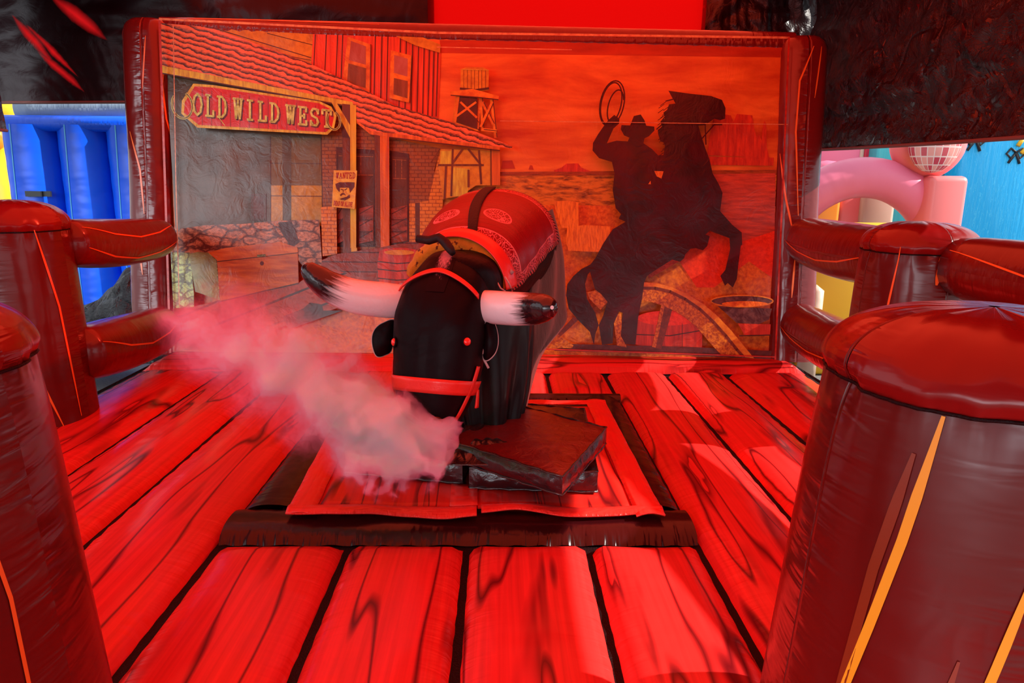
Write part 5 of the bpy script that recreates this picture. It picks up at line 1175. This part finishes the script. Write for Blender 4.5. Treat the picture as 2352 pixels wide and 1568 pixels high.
# ------------------------------------------------------------------ smoke from the nostril
SP = [((1016, 975), 2.84, .04), ((985, 1005), 2.80, .11), ((915, 1015), 2.82, .22), ((850, 975), 2.88, .27), ((765, 915), 2.98, .29), ((690, 865), 3.10, .31), ((610, 815), 3.25, .32), ((520, 775), 3.45, .30), ((430, 748), 3.65, .22), ((382, 742), 3.75, .10)]
SPts = [(at(*p, Y), r) for p, Y, r in SP]
SPos = [p for p, r in SPts]; mn = Vector([min(p[i]-r*1.6 for p, r in SPts) for i in range(3)]); mxv = Vector([max(p[i]+r*1.6 for p, r in SPts) for i in range(3)])
SO = Vector(SPts[3][0]); SO.z = mn.z
BIAS = [0.9, 0.95, 0.80, 0.55, 0.32, 0.20, 0.12, 0.02, -0.08, -0.12]
def smoke_layer(name, thr, mat, parent=None, res=(180, 140, 105)):
    """a lumpy closed shell: the surface where the puffed-up field passes thr"""
    ng = bpy.data.node_groups.new(name, 'GeometryNodeTree'); ng.interface.new_socket('Geometry', in_out='OUTPUT', socket_type='NodeSocketGeometry')
    T = NT.__new__(NT); T.t = ng; out = T.n('NodeGroupOutput')
    pos = T.n('GeometryNodeInputPosition').outputs[0]
    warp = T.n('ShaderNodeTexNoise'); T.l(pos, warp.inputs['Vector']); warp.inputs['Scale'].default_value = 4.0; warp.inputs['Detail'].default_value = 2
    wsub = T.n('ShaderNodeVectorMath', operation='SUBTRACT'); T.l(warp.outputs['Color'], wsub.inputs[0]); wsub.inputs[1].default_value = (.5, .5, .5)
    wv = T.n('ShaderNodeVectorMath', operation='MULTIPLY_ADD'); T.l(wsub.outputs[0], wv.inputs[0]); wv.inputs[1].default_value = (.16, .16, .16); T.l(pos, wv.inputs[2]); wp = wv.outputs[0]
    dens = None
    for i in range(len(SPts)-1):
        (a_, ra), (b_, rb_) = SPts[i], SPts[i+1]; a_ = a_-SO; b_ = b_-SO; ab = b_-a_
        s1 = T.n('ShaderNodeVectorMath', operation='SUBTRACT'); T.l(wp, s1.inputs[0]); s1.inputs[1].default_value = a_
        dt = T.n('ShaderNodeVectorMath', operation='DOT_PRODUCT'); T.l(s1.outputs[0], dt.inputs[0]); dt.inputs[1].default_value = ab/ab.length_squared
        tt = T.math('MAXIMUM', T.math('MINIMUM', dt.outputs['Value'], 1.0), 0.0)
        sc_ = T.n('ShaderNodeVectorMath', operation='SCALE'); sc_.inputs[0].default_value = ab; T.l(tt, sc_.inputs['Scale'])
        s2 = T.n('ShaderNodeVectorMath', operation='SUBTRACT'); T.l(s1.outputs[0], s2.inputs[0]); T.l(sc_.outputs[0], s2.inputs[1])
        ln_ = T.n('ShaderNodeVectorMath', operation='LENGTH'); T.l(s2.outputs[0], ln_.inputs[0])
        rad = T.math('MULTIPLY_ADD', tt, rb_-ra, ra); q = T.math('SUBTRACT', 1.0, T.math('DIVIDE', ln_.outputs['Value'], rad))
        # thicker towards the nostril: inner shells live mostly there
        bias = T.math('MULTIPLY_ADD', tt, (BIAS[i+1]-BIAS[i])*max(thr, 0)*1.1, BIAS[i]*max(thr, 0)*1.1)
        q = T.math('ADD', q, bias)
        dens = q if dens is None else T.math('MAXIMUM', q, dens)
    n1 = T.noise(wp, 6.0, 8, 0.64, 0.1)
    val = T.math('ADD', dens, T.math('MULTIPLY_ADD', n1, 2.3, -1.25))
    vc = T.n('GeometryNodeVolumeCube'); T.l(val, vc.inputs['Density']); vc.inputs['Background'].default_value = -1.0
    vc.inputs['Min'].default_value = mn-SO; vc.inputs['Max'].default_value = mxv-SO
    for k_, r_ in zip('XYZ', res): vc.inputs['Resolution '+k_].default_value = r_
    vm = T.n('GeometryNodeVolumeToMesh'); T.l(vc.outputs[0], vm.inputs['Volume']); vm.inputs['Threshold'].default_value = thr
    sm_ = T.n('GeometryNodeSetMaterial'); T.l(vm.outputs[0], sm_.inputs[0]); sm_.inputs['Material'].default_value = mat; T.l(sm_.outputs[0], out.inputs[0])
    me = bpy.data.meshes.new(name); me.materials.append(mat); me.from_pydata([(0, 0, 0)], [], [])
    o = bpy.data.objects.new(name, me); C.objects.link(o)
    if parent: o.parent = parent
    else: o.location = SO
    md = o.modifiers.new('puffs', 'NODES'); md.node_group = ng
    return o
def smoke_mat(name, d):
    T = NT(name); pv = T.n('ShaderNodeVolumeScatter'); pv.inputs['Color'].default_value = (1.0, 0.24, 0.44, 1); pv.inputs['Density'].default_value = d; T.l(pv.outputs[0], T.out.inputs['Volume']); return T.m
sm0 = smoke_layer('smoke_plume', 0.02, smoke_mat('pink_smoke_thin', 0.6))
tag(sm0, 'pink plume of smoke blown from the bull nostril towards the left rails', 'smoke', kind='stuff')
for i, (t_, d_) in enumerate(((0.25, 1.5), (0.50, 5.0), (0.78, 22.0))):
    smoke_layer('smoke_core', t_, smoke_mat('pink_smoke_%s' % ('mid', 'thick', 'dense')[i], d_), sm0)
